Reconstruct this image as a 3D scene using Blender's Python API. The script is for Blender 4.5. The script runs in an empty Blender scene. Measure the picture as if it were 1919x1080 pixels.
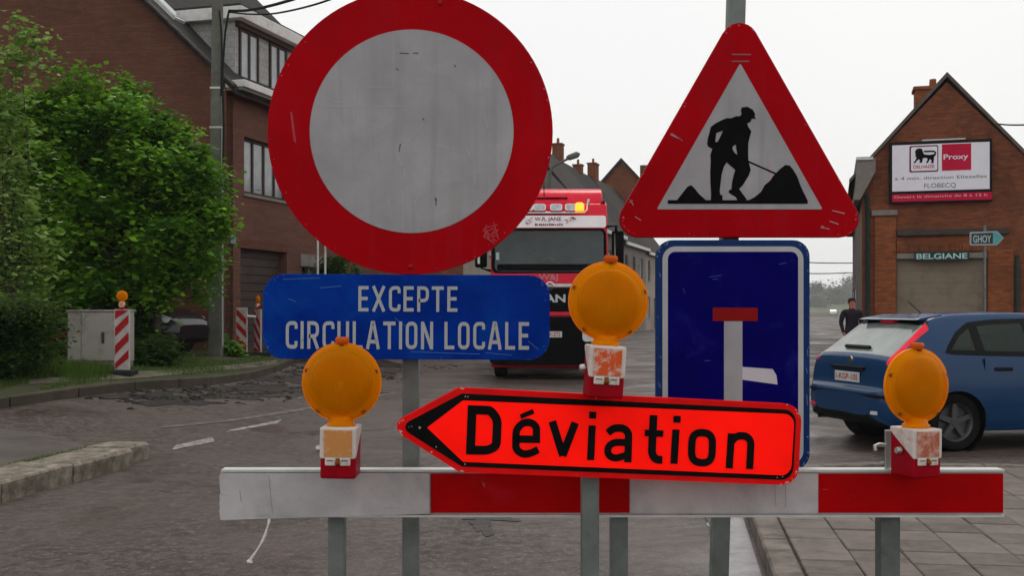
import bpy, bmesh, math, random
import numpy as np
from mathutils import Vector, Matrix
from mathutils.geometry import tessellate_polygon
R = math.radians
scene = bpy.context.scene
COL = scene.collection
random.seed(7)

# ------------------------------------------------------------------ camera, world, sun, exposure
FPX, HOR, CAMZ = 2058.0, 580.0, 1.5          # focal length and horizon in photo pixels, eye height in metres
cam_d = bpy.data.cameras.new('camera')
cam_d.sensor_width = 36.0
cam_d.lens = FPX / 1919.0 * 36.0
cam_d.shift_y = (HOR - 540.0) / 1919.0
cam_d.clip_start = 0.05
cam_d.clip_end = 3000.0
cam = bpy.data.objects.new('camera', cam_d)
cam.location = (0, 0, CAMZ)
cam.rotation_euler = (R(90), 0, 0)
COL.objects.link(cam)
scene.camera = cam

SUN_EL, SUN_AZ = R(58), R(20)                # azimuth measured from +Y towards +X
world = bpy.data.worlds.new('World')
scene.world = world
world.use_nodes = True
wn, wl = world.node_tree.nodes, world.node_tree.links
wn.clear()
w_out = wn.new('ShaderNodeOutputWorld')
w_bg = wn.new('ShaderNodeBackground')
w_sky = wn.new('ShaderNodeTexSky')
w_sky.sky_type = 'NISHITA'
w_sky.sun_disc = False
w_sky.sun_elevation = SUN_EL
w_sky.sun_rotation = SUN_AZ
w_sky.dust_density = 6.0
w_sky.air_density = 1.0
w_tc = wn.new('ShaderNodeTexCoord')
w_noise = wn.new('ShaderNodeTexNoise')
w_noise.inputs['Scale'].default_value = 2.2
w_noise.inputs['Detail'].default_value = 5
w_ramp = wn.new('ShaderNodeValToRGB')
w_ramp.color_ramp.elements[0].position = 0.25
w_ramp.color_ramp.elements[0].color = (9.9, 9.95, 9.85, 1)
w_ramp.color_ramp.elements[1].position = 0.8
w_ramp.color_ramp.elements[1].color = (10.5, 10.4, 10.3, 1)
w_mix = wn.new('ShaderNodeMix')
w_mix.data_type = 'RGBA'
w_mix.inputs['Factor'].default_value = 0.93   # closed cloud cover over the clear-sky model
wl.new(w_tc.outputs['Generated'], w_noise.inputs['Vector'])
wl.new(w_noise.outputs['Fac'], w_ramp.inputs['Fac'])
wl.new(w_sky.outputs['Color'], w_mix.inputs['A'])
wl.new(w_ramp.outputs['Color'], w_mix.inputs['B'])
wl.new(w_mix.outputs['Result'], w_bg.inputs['Color'])
w_bg.inputs['Strength'].default_value = 0.10
wl.new(w_bg.outputs['Background'], w_out.inputs['Surface'])

sun_d = bpy.data.lights.new('sun', 'SUN')
sun_d.energy = 1.1
sun_d.angle = R(18)
sun_d.color = (1.0, 0.96, 0.9)
sun = bpy.data.objects.new('sun', sun_d)
sdir = Vector((math.sin(SUN_AZ) * math.cos(SUN_EL), math.cos(SUN_AZ) * math.cos(SUN_EL), math.sin(SUN_EL)))
sun.rotation_euler = sdir.to_track_quat('Z', 'Y').to_euler()
sun.location = (0, 0, 30)
COL.objects.link(sun)

vs = scene.view_settings
vs.view_transform = 'Standard'
vs.look = 'None'
vs.exposure = 0.0
vs.gamma = 1.0
vs.use_curve_mapping = False

# ------------------------------------------------------------------ helpers
def W(px, py, y):
    return Vector(((px - 960) * y / FPX, y, CAMZ - (py - HOR) * y / FPX))

def sst(a, b, x):
    t = min(1.0, max(0.0, (x - a) / (b - a)))
    return t * t * (3 - 2 * t)

def H(x, y):
    """height of the ground: the junction rises towards the left bank"""
    return 0.5 * sst(2.5, 7.0, -x) * sst(11.0, 17.0, y)

def G(px, py, off=0.0):
    """the ground point (plus an offset in height) seen at a photo pixel"""
    dx, dz = (px - 960) / FPX, -(py - HOR) / FPX
    f = lambda y: CAMZ + dz * y - H(dx * y, y) - off
    y0 = 2.0
    while y0 < 300 and f(y0) > 0:
        y0 += 0.25
    a, b = y0 - 0.25, y0
    for _ in range(30):
        m = (a + b) / 2
        if f(m) > 0: a = m
        else: b = m
    return Vector((dx * b, b, H(dx * b, b) + off))

class Frame:
    """a local frame with its matrix; hit() gives the local point on a plane axis = c seen at a photo pixel"""
    def __init__(s, o, x, y, z):
        s.M = Matrix(((x[0], y[0], z[0], o[0]), (x[1], y[1], z[1], o[1]), (x[2], y[2], z[2], o[2]), (0, 0, 0, 1)))
        s.I = s.M.inverted()
    def hit(s, px, py, axis=2, c=0.0):
        o = s.I @ Vector((0, 0, CAMZ))
        d = s.I.to_3x3() @ Vector(((px - 960) / FPX, 1.0, -(py - HOR) / FPX))
        return o + d * ((c - o[axis]) / d[axis])
    def hit2(s, pts, c=0.0):
        return [tuple(s.hit(p[0], p[1], 2, c)[:2]) for p in pts]

def zframe(o, a):
    """frame turned about the vertical: local x along angle a"""
    c, n = math.cos(a), math.sin(a)
    return Frame(o, (c, n, 0), (-n, c, 0), (0, 0, 1))

def signframe(o, yaw=0.0, roll=0.0):
    """x right, y up, z towards the camera; yaw > 0 turns the right side away, roll > 0 drops the right side"""
    u = Vector((math.cos(yaw), math.sin(yaw), 0))
    v = Vector((0, 0, 1))
    n = u.cross(v)
    u2 = u * math.cos(roll) - v * math.sin(roll)
    v2 = v * math.cos(roll) + u * math.sin(roll)
    return Frame(o, u2, v2, n)

def tag(o, label=None, cat=None, group=None, kind=None):
    if label: o['label'] = label
    if cat: o['category'] = cat
    if group: o['group'] = group
    if kind: o['kind'] = kind
    return o

def empty(name, M=None, loc=None, parent=None):
    o = bpy.data.objects.new(name, None)
    o.empty_display_size = 0.1
    COL.objects.link(o)
    if M is not None: o.matrix_world = M
    if loc is not None: o.location = loc
    if parent is not None: o.parent = parent
    return o

def copy_tree(o, parent=None):
    c = o.copy()
    COL.objects.link(c)
    c.parent = parent
    for ch in o.children:
        copy_tree(ch, c)
    return c

class MB:
    def __init__(s):
        s.v, s.f, s.mi = [], [], []
    def add(s, vs_, fs, m=0):
        b = len(s.v)
        s.v += [tuple(p) for p in vs_]
        s.f += [tuple(i + b for i in f) for f in fs]
        s.mi += [m] * len(fs)
        return s
    def box(s, x0, x1, y0, y1, z0, z1, m=0):
        p = [(x, y, z) for z in (z0, z1) for y in (y0, y1) for x in (x0, x1)]
        return s.add(p, [(0, 2, 3, 1), (4, 5, 7, 6), (0, 1, 5, 4), (2, 6, 7, 3), (0, 4, 6, 2), (1, 3, 7, 5)], m)
    def obox(s, c, ax, ay, az, m=0):
        """box from a centre and three half axes"""
        c, ax, ay, az = map(Vector, (c, ax, ay, az))
        p = [c + ax * i + ay * j + az * k for k in (-1, 1) for j in (-1, 1) for i in (-1, 1)]
        return s.add(p, [(0, 2, 3, 1), (4, 5, 7, 6), (0, 1, 5, 4), (2, 6, 7, 3), (0, 4, 6, 2), (1, 3, 7, 5)], m)
    def prism(s, loops, a, b, axis='z', m=0, caps=(1, 1)):
        """2-D loops (outer, then holes) extruded between a and b along an axis; y-axis loops are (x, z), x-axis loops (y, z)"""
        def put(p, c):
            if axis == 'z': return (p[0], p[1], c)
            if axis == 'y': return (p[0], c, p[1])
            return (c, p[0], p[1])
        tris = tessellate_polygon([[Vector((p[0], p[1], 0)) for p in l] for l in loops])
        flat = [p for l in loops for p in l]
        n = len(flat)
        if caps[0]: s.add([put(p, a) for p in flat], [tuple(t) for t in tris], m)
        if caps[1]: s.add([put(p, b) for p in flat], [tuple(reversed(t)) for t in tris], m)
        for l in loops:
            k = len(l)
            s.add([put(p, a) for p in l] + [put(p, b) for p in l],
                  [(i, (i + 1) % k, (i + 1) % k + k, i + k) for i in range(k)], m)
        return s
    def tube(s, path, r, n=8, m=0, caps=True):
        path = [Vector(p) for p in path]
        rr = r if isinstance(r, (list, tuple)) else [r] * len(path)
        rings, up = [], None
        for i, p in enumerate(path):
            d = (path[min(i + 1, len(path) - 1)] - path[max(i - 1, 0)]).normalized()
            if up is None:
                up = Vector((0, 0, 1)) if abs(d.z) < 0.9 else Vector((0, 1, 0))
            a = d.cross(up).normalized()
            b = a.cross(d).normalized()
            up = b
            rings += [p + (a * math.cos(2 * math.pi * k / n) + b * math.sin(2 * math.pi * k / n)) * rr[i] for k in range(n)]
        L = len(path)
        fs = [(i * n + k, i * n + (k + 1) % n, (i + 1) * n + (k + 1) % n, (i + 1) * n + k) for i in range(L - 1) for k in range(n)]
        if caps:
            fs += [tuple(reversed(range(n))), tuple(range((L - 1) * n, L * n))]
        return s.add(rings, fs, m)
    def lathe(s, prof, n=24, c=(0, 0, 0), axis='z', m=0):
        """profile of (radius, height) pairs turned about an axis through c"""
        vs_ = []
        for r_, h in prof:
            for k in range(n):
                a = 2 * math.pi * k / n
                x, y = r_ * math.cos(a), r_ * math.sin(a)
                if axis == 'z': q = (x, y, h)
                elif axis == 'y': q = (x, h, y)
                else: q = (h, x, y)
                vs_.append((q[0] + c[0], q[1] + c[1], q[2] + c[2]))
        L = len(prof)
        fs = [(i * n + k, i * n + (k + 1) % n, (i + 1) * n + (k + 1) % n, (i + 1) * n + k) for i in range(L - 1) for k in range(n)]
        return s.add(vs_, fs, m)
    def build(s, name, mat, parent=None, bevel=0.0, smooth=None, seg=2, M=None, uv=True, tidy=True):
        me = bpy.data.meshes.new(name)
        me.from_pydata(s.v, [], s.f)
        mats = mat if isinstance(mat, (list, tuple)) else [mat]
        for m_ in mats: me.materials.append(m_)
        if len(mats) > 1:
            me.polygons.foreach_set('material_index', s.mi)
        if tidy:
            bm = bmesh.new()
            bm.from_mesh(me)
            bmesh.ops.remove_doubles(bm, verts=bm.verts, dist=1e-5)
            bmesh.ops.recalc_face_normals(bm, faces=bm.faces)
            bm.to_mesh(me)
            bm.free()
        if uv:
            box_uv(me)
        o = bpy.data.objects.new(name, me)
        COL.objects.link(o)
        if parent is not None: o.parent = parent
        if M is not None: o.matrix_world = M
        if smooth is not None:
            me.polygons.foreach_set('use_smooth', [True] * len(me.polygons))
            if smooth < 180: me.set_sharp_from_angle(angle=R(smooth))
        if bevel:
            b = o.modifiers.new('bevel', 'BEVEL')
            b.width = bevel
            b.segments = seg
            b.limit_method = 'ANGLE'
            b.angle_limit = R(40)
        return o

def box_uv(me):
    n = len(me.polygons)
    if n == 0: return
    l = me.uv_layers.new(name='UVMap')
    nl = len(me.loops)
    vi = np.zeros(nl, dtype=np.int32); me.loops.foreach_get('vertex_index', vi)
    co = np.zeros(len(me.vertices) * 3); me.vertices.foreach_get('co', co); co = co.reshape(-1, 3)
    nor = np.zeros(n * 3); me.polygons.foreach_get('normal', nor); nor = np.abs(nor.reshape(-1, 3))
    tot = np.zeros(n, dtype=np.int32); me.polygons.foreach_get('loop_total', tot)
    dom = np.repeat(np.argmax(nor + np.array([0, 0.02, 0.01]), axis=1), tot)
    p = co[vi]
    u = np.where(dom == 0, p[:, 1], p[:, 0])
    v = np.where(dom == 2, p[:, 1], p[:, 2])
    l.data.foreach_set('uv', np.stack([u, v], 1).ravel())

def rrect(x0, x1, y0, y1, r, n=7):
    pts = []
    for cx, cy, a0 in ((x1 - r, y1 - r, 0), (x0 + r, y1 - r, 90), (x0 + r, y0 + r, 180), (x1 - r, y0 + r, 270)):
        for k in range(n + 1):
            a = R(a0 + 90 * k / n)
            pts.append((cx + r * math.cos(a), cy + r * math.sin(a)))
    return pts

def rpoly(pts, rad, n=7):
    """polygon with rounded corners; rad a number or one per corner"""
    out = []
    L = len(pts)
    for i in range(L):
        p0, p1, p2 = (Vector(pts[(i + k) % L]) for k in (-1, 0, 1))
        r = rad[i] if isinstance(rad, (list, tuple)) else rad
        if r <= 0:
            out.append(tuple(p1)); continue
        a, b = (p0 - p1).normalized(), (p2 - p1).normalized()
        half = math.acos(max(-1, min(1, a.dot(b)))) / 2
        c = p1 + (a + b).normalized() * (r / math.sin(half))
        t = r / math.tan(half)
        s0, s1 = p1 + a * t - c, p1 + b * t - c
        a0 = math.atan2(s0.y, s0.x)
        da = (math.atan2(s1.y, s1.x) - a0 + math.pi) % (2 * math.pi) - math.pi
        for k in range(n + 1):
            q = a0 + da * k / n
            out.append((c.x + r * math.cos(q), c.y + r * math.sin(q)))
    return out

def circle(cx, cy, r, n=96):
    return [(cx + r * math.cos(2 * math.pi * k / n), cy + r * math.sin(2 * math.pi * k / n)) for k in range(n)]

_tcache = {}
def text_geo(s, emb=0.0):
    """unit text as flat (verts, faces) from Blender's built-in font"""
    key = (s, emb)
    if key not in _tcache:
        cu = bpy.data.curves.new('text', 'FONT')
        cu.body = s
        cu.offset = emb
        cu.resolution_u = 6
        ob = bpy.data.objects.new('text', cu)
        COL.objects.link(ob)
        dg = bpy.context.evaluated_depsgraph_get()
        me = bpy.data.meshes.new_from_object(ob.evaluated_get(dg))
        v = [(q.co.x, q.co.y) for q in me.vertices]
        f = [tuple(p.vertices) for p in me.polygons]
        bpy.data.objects.remove(ob)
        bpy.data.curves.remove(cu)
        bpy.data.meshes.remove(me)
        _tcache[key] = (v, f)
    return _tcache[key]

def text_mb(s, x0, x1, y0, y1, put, emb=0.0, cap=None, mb=None):
    """text fitted into a box; put(x, y) gives the 3-D point. cap: fit y to the capital height of that letter instead"""
    v, f = text_geo(s, emb)
    xs = [p[0] for p in v]; ys = [p[1] for p in v]
    if cap:
        cv, _ = text_geo(cap, emb)
        ylo, yhi = min(p[1] for p in cv), max(p[1] for p in cv)
    else:
        ylo, yhi = min(ys), max(ys)
    sx = (x1 - x0) / (max(xs) - min(xs)); sy = (y1 - y0) / (yhi - ylo)
    mb = mb or MB()
    return mb.add([put(x0 + (p[0] - min(xs)) * sx, y0 + (p[1] - ylo) * sy) for p in v], f)

def round_path(pts, r, n=6, closed=False):
    """polyline with its inner corners rounded; r a number or one per point"""
    out = []
    L = len(pts)
    for i in range(L):
        ri = r[i] if isinstance(r, (list, tuple)) else r
        if (not closed and i in (0, L - 1)) or ri <= 0:
            out.append(Vector(pts[i])); continue
        p0, p1, p2 = Vector(pts[i - 1]), Vector(pts[i]), Vector(pts[(i + 1) % L])
        a, b = (p0 - p1), (p2 - p1)
        t = min(ri, a.length * 0.499, b.length * 0.499)
        q0, q2 = p1 + a.normalized() * t, p1 + b.normalized() * t
        for k in range(n + 1):
            u = k / n
            out.append(q0 * (1 - u) ** 2 * 0.98 + (p1 * 2 * u * (1 - u)) + q2 * u * u * 0.98 + (q0 * (1 - u) ** 2 + q2 * u * u) * 0.02)
    return out

def stroke(mb, path, w, put, closed=False):
    """a pen stroke of width w along a 2-D path, with mitred joints"""
    P = [Vector(p) for p in path]
    P = [p for i, p in enumerate(P) if i == 0 or (p - P[i - 1]).length > 1e-6]
    L = len(P)
    vs_ = []
    for i in range(L):
        a = P[i] - P[i - 1] if (i > 0 or closed) else P[1] - P[0]
        b = P[(i + 1) % L] - P[i] if (i < L - 1 or closed) else a
        a, b = a.normalized(), b.normalized()
        na, nb = Vector((-a.y, a.x)), Vector((-b.y, b.x))
        m = (na + nb)
        m = m.normalized() if m.length > 1e-6 else na
        k = w / 2 / max(0.35, m.dot(na))
        vs_ += [put(*(P[i] + m * k)), put(*(P[i] - m * k))]
    R_ = L if closed else L - 1
    mb.add(vs_, [(2 * i, 2 * i + 1, 2 * ((i + 1) % L) + 1, 2 * ((i + 1) % L)) for i in range(R_)])

# narrow road-sign capitals: width, strokes of (points, corner radius, closed)
GLYPH = {
    'E': (.46, [([(.46, .93), (.07, .93), (.07, .07), (.46, .07)], 0, 0), ([(.07, .51), (.42, .51)], 0, 0)]),
    'X': (.60, [([(.06, 0), (.54, 1)], 0, 0), ([(.06, 1), (.54, 0)], 0, 0)]),
    'C': (.50, [([(.46, .72), (.46, .93), (.07, .93), (.07, .07), (.46, .07), (.46, .28)], .24, 0)]),
    'P': (.50, [([(.07, 0), (.07, .93), (.46, .93), (.46, .44), (.07, .44)], [0, 0, .22, .22, 0], 0)]),
    'T': (.54, [([(0, .93), (.54, .93)], 0, 0), ([(.27, 0), (.27, .93)], 0, 0)]),
    'I': (.14, [([(.07, 0), (.07, 1)], 0, 0)]),
    'R': (.52, [([(.07, 0), (.07, .93), (.45, .93), (.45, .46), (.07, .46)], [0, 0, .22, .22, 0], 0), ([(.27, .46), (.47, 0)], 0, 0)]),
    'U': (.52, [([(.07, 1), (.07, .07), (.45, .07), (.45, 1)], .24, 0)]),
    'L': (.44, [([(.07, 1), (.07, .07), (.44, .07)], 0, 0)]),
    'A': (.60, [([(.06, 0), (.27, .95), (.33, .95), (.54, 0)], 0, 0), ([(.13, .27), (.47, .27)], 0, 0)]),
    'O': (.52, [([(.07, .07), (.45, .07), (.45, .93), (.07, .93)], .24, 1)]),
    'N': (.54, [([(.07, 0), (.07, 1)], 0, 0), ([(.08, .95), (.46, .05)], 0, 0), ([(.47, 0), (.47, 1)], 0, 0)])}

def sign_text(s_, x0, x1, y0, y1, c, w=0.135, gap=0.155, space=0.34):
    """a line of narrow capitals fitted into a box at height c above the plate"""
    adv = [space if ch == ' ' else GLYPH[ch][0] + gap for ch in s_]
    tot = sum(adv) - gap
    sx, sy = (x1 - x0) / tot, (y1 - y0)
    mb = MB()
    pen, lift = 0.0, 0
    for ch, a in zip(s_, adv):
        if ch != ' ':
            for pts, r, cl in GLYPH[ch][1]:
                lift += 1
                cc = c + 0.00004 * (lift % 7)
                stroke(mb, round_path(pts, r, 6, bool(cl)), w, lambda x, y: (x0 + (pen + x) * sx, y0 + y * sy, cc), bool(cl))
        pen += a
    return mb

# ------------------------------------------------------------------ materials
_m = {}
def nodes_of(name):
    m = bpy.data.materials.new(name)
    m.use_nodes = True
    return m, m.node_tree.nodes, m.node_tree.links, m.node_tree.nodes['Principled BSDF']

def mixc(n, l, fac, a, b, blend='MIX'):
    x = n.new('ShaderNodeMix')
    x.data_type = 'RGBA'
    x.blend_type = blend
    for key, val in (('Factor', fac), ('A', a), ('B', b)):
        if hasattr(val, 'is_linked'): l.new(val, x.inputs[key])
        elif key == 'Factor': x.inputs[key].default_value = val
        else: x.inputs[key].default_value = (*val[:3], 1)
    return x.outputs['Result']

def noise(n, l, vec, scale, detail=6, rough=0.6, dist=0.0):
    t = n.new('ShaderNodeTexNoise')
    t.inputs['Scale'].default_value = scale
    t.inputs['Detail'].default_value = detail
    t.inputs['Roughness'].default_value = rough
    t.inputs['Distortion'].default_value = dist
    if vec is not None: l.new(vec, t.inputs['Vector'])
    return t.outputs['Fac']

def ramp(n, l, fac, stops):
    r = n.new('ShaderNodeValToRGB')
    el = r.color_ramp.elements
    el[0].position, el[0].color = stops[0][0], (*stops[0][1], 1) if len(stops[0][1]) == 3 else stops[0][1]
    el[1].position, el[1].color = stops[-1][0], (*stops[-1][1], 1)
    for p, c in stops[1:-1]:
        e = el.new(p); e.color = (*c, 1)
    l.new(fac, r.inputs['Fac'])
    return r.outputs['Color']

def g3(v): return (v, v, v)

def bump_to(n, l, bs, h, strength, dist=0.01):
    b = n.new('ShaderNodeBump')
    b.inputs['Strength'].default_value = strength
    b.inputs['Distance'].default_value = dist
    l.new(h, b.inputs['Height'])
    l.new(b.outputs['Normal'], bs.inputs['Normal'])

def mat(name, c, rough=0.5, metal=0.0, var=0.15, scale=4.0, bump=0.0, bscale=60.0, dirt=None, dirt_amt=0.0, dscale=3.0, coat=0.0, spec=0.10, coord='Object'):
    """a painted or plain surface: colour varied by two noises, optional dirt patches with a shape of their own, fine relief"""
    if name in _m: return _m[name]
    m, n, l, bs = nodes_of(name)
    tc = n.new('ShaderNodeTexCoord').outputs[coord]
    f1 = noise(n, l, tc, scale, 8, 0.65)
    col = ramp(n, l, f1, [(0.3, tuple(x * (1 - var) for x in c)), (0.7, tuple(min(1, x * (1 + var)) for x in c))])
    if dirt:
        f2 = noise(n, l, tc, dscale, 10, 0.7, 0.4)
        k = ramp(n, l, f2, [(0.62 - dirt_amt * 0.4, g3(0)), (0.78 - dirt_amt * 0.3, g3(0.85))])
        col = mixc(n, l, k, col, dirt)
    l.new(col, bs.inputs['Base Color'])
    rr = ramp(n, l, noise(n, l, tc, scale * 3, 5), [(0.2, g3(max(0.02, rough - 0.08))), (0.8, g3(min(1, rough + 0.1)))])
    l.new(rr, bs.inputs['Roughness'])
    bs.inputs['Metallic'].default_value = metal
    bs.inputs['Coat Weight'].default_value = coat
    bs.inputs['Specular IOR Level'].default_value = spec
    if bump: bump_to(n, l, bs, noise(n, l, tc, bscale, 6, 0.7), bump)
    _m[name] = m
    return m

def brick_mat(name, c1, c2, mortar, soot=(0.02, 0.018, 0.016), soot_amt=0.3, bw=0.21, rh=0.068, ms=0.006):
    if name in _m: return _m[name]
    m, n, l, bs = nodes_of(name)
    uv = n.new('ShaderNodeTexCoord').outputs['UV']
    b = n.new('ShaderNodeTexBrick')
    b.inputs['Color1'].default_value = (*c1, 1)
    b.inputs['Color2'].default_value = (*c2, 1)
    b.inputs['Mortar'].default_value = (*mortar, 1)
    b.inputs['Scale'].default_value = 1.0
    b.inputs['Brick Width'].default_value = bw
    b.inputs['Row Height'].default_value = rh
    b.inputs['Mortar Size'].default_value = ms
    b.inputs['Mortar Smooth'].default_value = 0.3
    b.inputs['Bias'].default_value = 0.0
    l.new(uv, b.inputs['Vector'])
    mp = n.new('ShaderNodeMapping')
    mp.inputs['Scale'].default_value = (1.0, 5.0, 1.0)
    l.new(uv, mp.inputs['Vector'])
    streak = noise(n, l, mp.outputs['Vector'], 1.2, 8, 0.7)
    col = mixc(n, l, ramp(n, l, streak, [(0.35, g3(0)), (0.70, g3(0.75))]), b.outputs['Color'], tuple(x * 0.48 for x in c1))
    mp2 = n.new('ShaderNodeMapping'); mp2.inputs['Scale'].default_value = (1.2, 15.0, 1.0)
    l.new(uv, mp2.inputs['Vector'])
    col = mixc(n, l, ramp(n, l, noise(n, l, mp2.outputs['Vector'], 1.0, 6, 0.7), [(0.52, g3(0)), (0.68, g3(0.5))]), col, tuple(min(1, x * 1.5) for x in c1))
    big = noise(n, l, uv, 0.9, 9, 0.72, 0.7)
    col = mixc(n, l, ramp(n, l, big, [(0.46, g3(0)), (0.70, g3(soot_amt))]), col, soot)
    col = mixc(n, l, ramp(n, l, noise(n, l, uv, 1.7, 9, 0.75, 0.8), [(0.58, g3(0)), (0.72, g3(0.45))]), col, tuple(min(1, x * 0.9 + 0.055) for x in c1))
    fine = noise(n, l, uv, 25, 6, 0.7)
    col = mixc(n, l, 0.35, col, ramp(n, l, fine, [(0.2, tuple(x * 0.5 for x in c1)), (0.8, tuple(min(1, x * 1.5) for x in c2))]))
    l.new(col, bs.inputs['Base Color'])
    bs.inputs['Roughness'].default_value = 0.85
    bs.inputs['Specular IOR Level'].default_value = 0.06
    h = n.new('ShaderNodeMath'); h.operation = 'SUBTRACT'
    l.new(fine, h.inputs[0]); l.new(b.outputs['Fac'], h.inputs[1])
    bump_to(n, l, bs, h.outputs[0], 0.6, 0.008)
    _m[name] = m
    return m

def tile_mat(name, c, rh=0.25, bw=0.22):
    """roof tiles too far away to pick apart: courses and joints in colour and relief"""
    return brick_mat(name, tuple(x * 0.85 for x in c), tuple(x * 1.15 for x in c), tuple(x * 0.35 for x in c), soot_amt=0.4, bw=bw, rh=rh, ms=0.012)

def asphalt_mat():
    m, n, l, bs = nodes_of('asphalt')
    tc = n.new('ShaderNodeTexCoord').outputs['Object']
    big = noise(n, l, tc, 0.22, 6, 0.6, 0.6)
    mid = noise(n, l, tc, 1.3, 8, 0.7, 0.4)
    agg = n.new('ShaderNodeTexVoronoi')
    agg.inputs['Scale'].default_value = 75
    l.new(tc, agg.inputs['Vector'])
    fine = noise(n, l, tc, 40, 5, 0.75)
    col = ramp(n, l, mid, [(0.28, (0.040, 0.030, 0.025)), (0.5, (0.074, 0.057, 0.049)), (0.75, (0.115, 0.091, 0.078))])
    col = mixc(n, l, ramp(n, l, big, [(0.42, g3(0)), (0.62, g3(0.6))]), col, (0.047, 0.039, 0.035))
    ac = ramp(n, l, agg.outputs['Color'], [(0.0, (0.018, 0.015, 0.013)), (0.55, (0.078, 0.064, 0.057)), (1.0, (0.19, 0.16, 0.14))])
    col = mixc(n, l, 0.42, col, ac)
    mp = n.new('ShaderNodeMapping')                      # tyre-dragged streaks across the junction
    mp.inputs['Scale'].default_value = (0.35, 2.6, 1)
    mp.inputs['Rotation'].default_value = (0, 0, R(8))
    l.new(tc, mp.inputs['Vector'])
    st = noise(n, l, mp.outputs['Vector'], 1.6, 7, 0.65, 0.3)
    col = mixc(n, l, ramp(n, l, st, [(0.52, g3(0)), (0.7, g3(0.5))]), col, (0.024, 0.021, 0.02))
    col = mixc(n, l, 1.0, col, (0.86, 0.82, 0.80), 'MULTIPLY')
    mot = noise(n, l, tc, 9.0, 8, 0.75, 0.6)
    col = mixc(n, l, ramp(n, l, mot, [(0.47, g3(0)), (0.56, g3(0.9))]), col, (0.024, 0.019, 0.016))
    col = mixc(n, l, ramp(n, l, noise(n, l, tc, 16.0, 6, 0.7), [(0.55, g3(0)), (0.66, g3(0.7))]), col, (0.17, 0.135, 0.115))
    col = mixc(n, l, ramp(n, l, noise(n, l, tc, 0.8, 3, 0.5), [(0.4, g3(0)), (0.62, g3(0.5))]), col, (0.088, 0.062, 0.054))
    l.new(col, bs.inputs['Base Color'])
    bs.inputs['Specular IOR Level'].default_value = 0.22
    wet = noise(n, l, tc, 0.5, 7, 0.65, 0.8)
    l.new(ramp(n, l, wet, [(0.36, g3(0.3)), (0.6, g3(0.78))]), bs.inputs['Roughness'])
    h = mixc(n, l, 0.5, agg.outputs['Distance'], fine)
    bump_to(n, l, bs, h, 0.55, 0.006)
    return m

def worn_paint_mat(name, paint, under, lo=0.42, hi=0.56, scale=7.0):
    """road paint or sticker worn through to what lies below"""
    if name in _m: return _m[name]
    m, n, l, bs = nodes_of(name)
    tc = n.new('ShaderNodeTexCoord').outputs['Object']
    f = noise(n, l, tc, scale, 10, 0.75, 0.5)
    col = mixc(n, l, ramp(n, l, f, [(lo, g3(0)), (hi, g3(1))]), paint, under)
    v = noise(n, l, tc, scale * 6, 5)
    col = mixc(n, l, 0.25, col, ramp(n, l, v, [(0.3, tuple(x * 0.5 for x in paint)), (0.7, paint)]))
    l.new(col, bs.inputs['Base Color'])
    bs.inputs['Roughness'].default_value = 0.6
    bs.inputs['Specular IOR Level'].default_value = 0.1
    _m[name] = m
    return m

def leaf_mat(name, dark, light, scale=1.5):
    if name in _m: return _m[name]
    m, n, l, bs = nodes_of(name)
    at = n.new('ShaderNodeAttribute'); at.attribute_name = 'tone'
    col = ramp(n, l, at.outputs['Fac'], [(0.0, dark), (0.6, tuple((a + b) / 2 for a, b in zip(dark, light))), (1.0, light)])
    l.new(col, bs.inputs['Base Color'])
    bs.inputs['Roughness'].default_value = 0.55
    bs.inputs['Specular IOR Level'].default_value = 0.12
    out = n['Material Output']
    tr = n.new('ShaderNodeBsdfTranslucent')
    l.new(mixc(n, l, 0.35, col, (0.20, 0.34, 0.02)), tr.inputs['Color'])
    mx = n.new('ShaderNodeMixShader'); mx.inputs[0].default_value = 0.38
    l.new(bs.outputs[0], mx.inputs[1]); l.new(tr.outputs[0], mx.inputs[2])
    l.new(mx.outputs[0], out.inputs['Surface'])
    _m[name] = m
    return m

def glass_mat(name, tint, clear=0.5, rough=0.04):
    """window glass: part seen through, part glossy"""
    if name in _m: return _m[name]
    m, n, l, bs = nodes_of(name)
    out = n['Material Output']
    bs.inputs['Base Color'].default_value = (*[x * 0.15 for x in tint], 1)
    bs.inputs['Roughness'].default_value = rough
    bs.inputs['Specular IOR Level'].default_value = 0.2
    t = n.new('ShaderNodeBsdfTransparent'); t.inputs['Color'].default_value = (*tint, 1)
    mx = n.new('ShaderNodeMixShader'); mx.inputs[0].default_value = clear
    l.new(bs.outputs[0], mx.inputs[1]); l.new(t.outputs[0], mx.inputs[2])
    l.new(mx.outputs[0], out.inputs['Surface'])
    _m[name] = m
    return m

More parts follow.
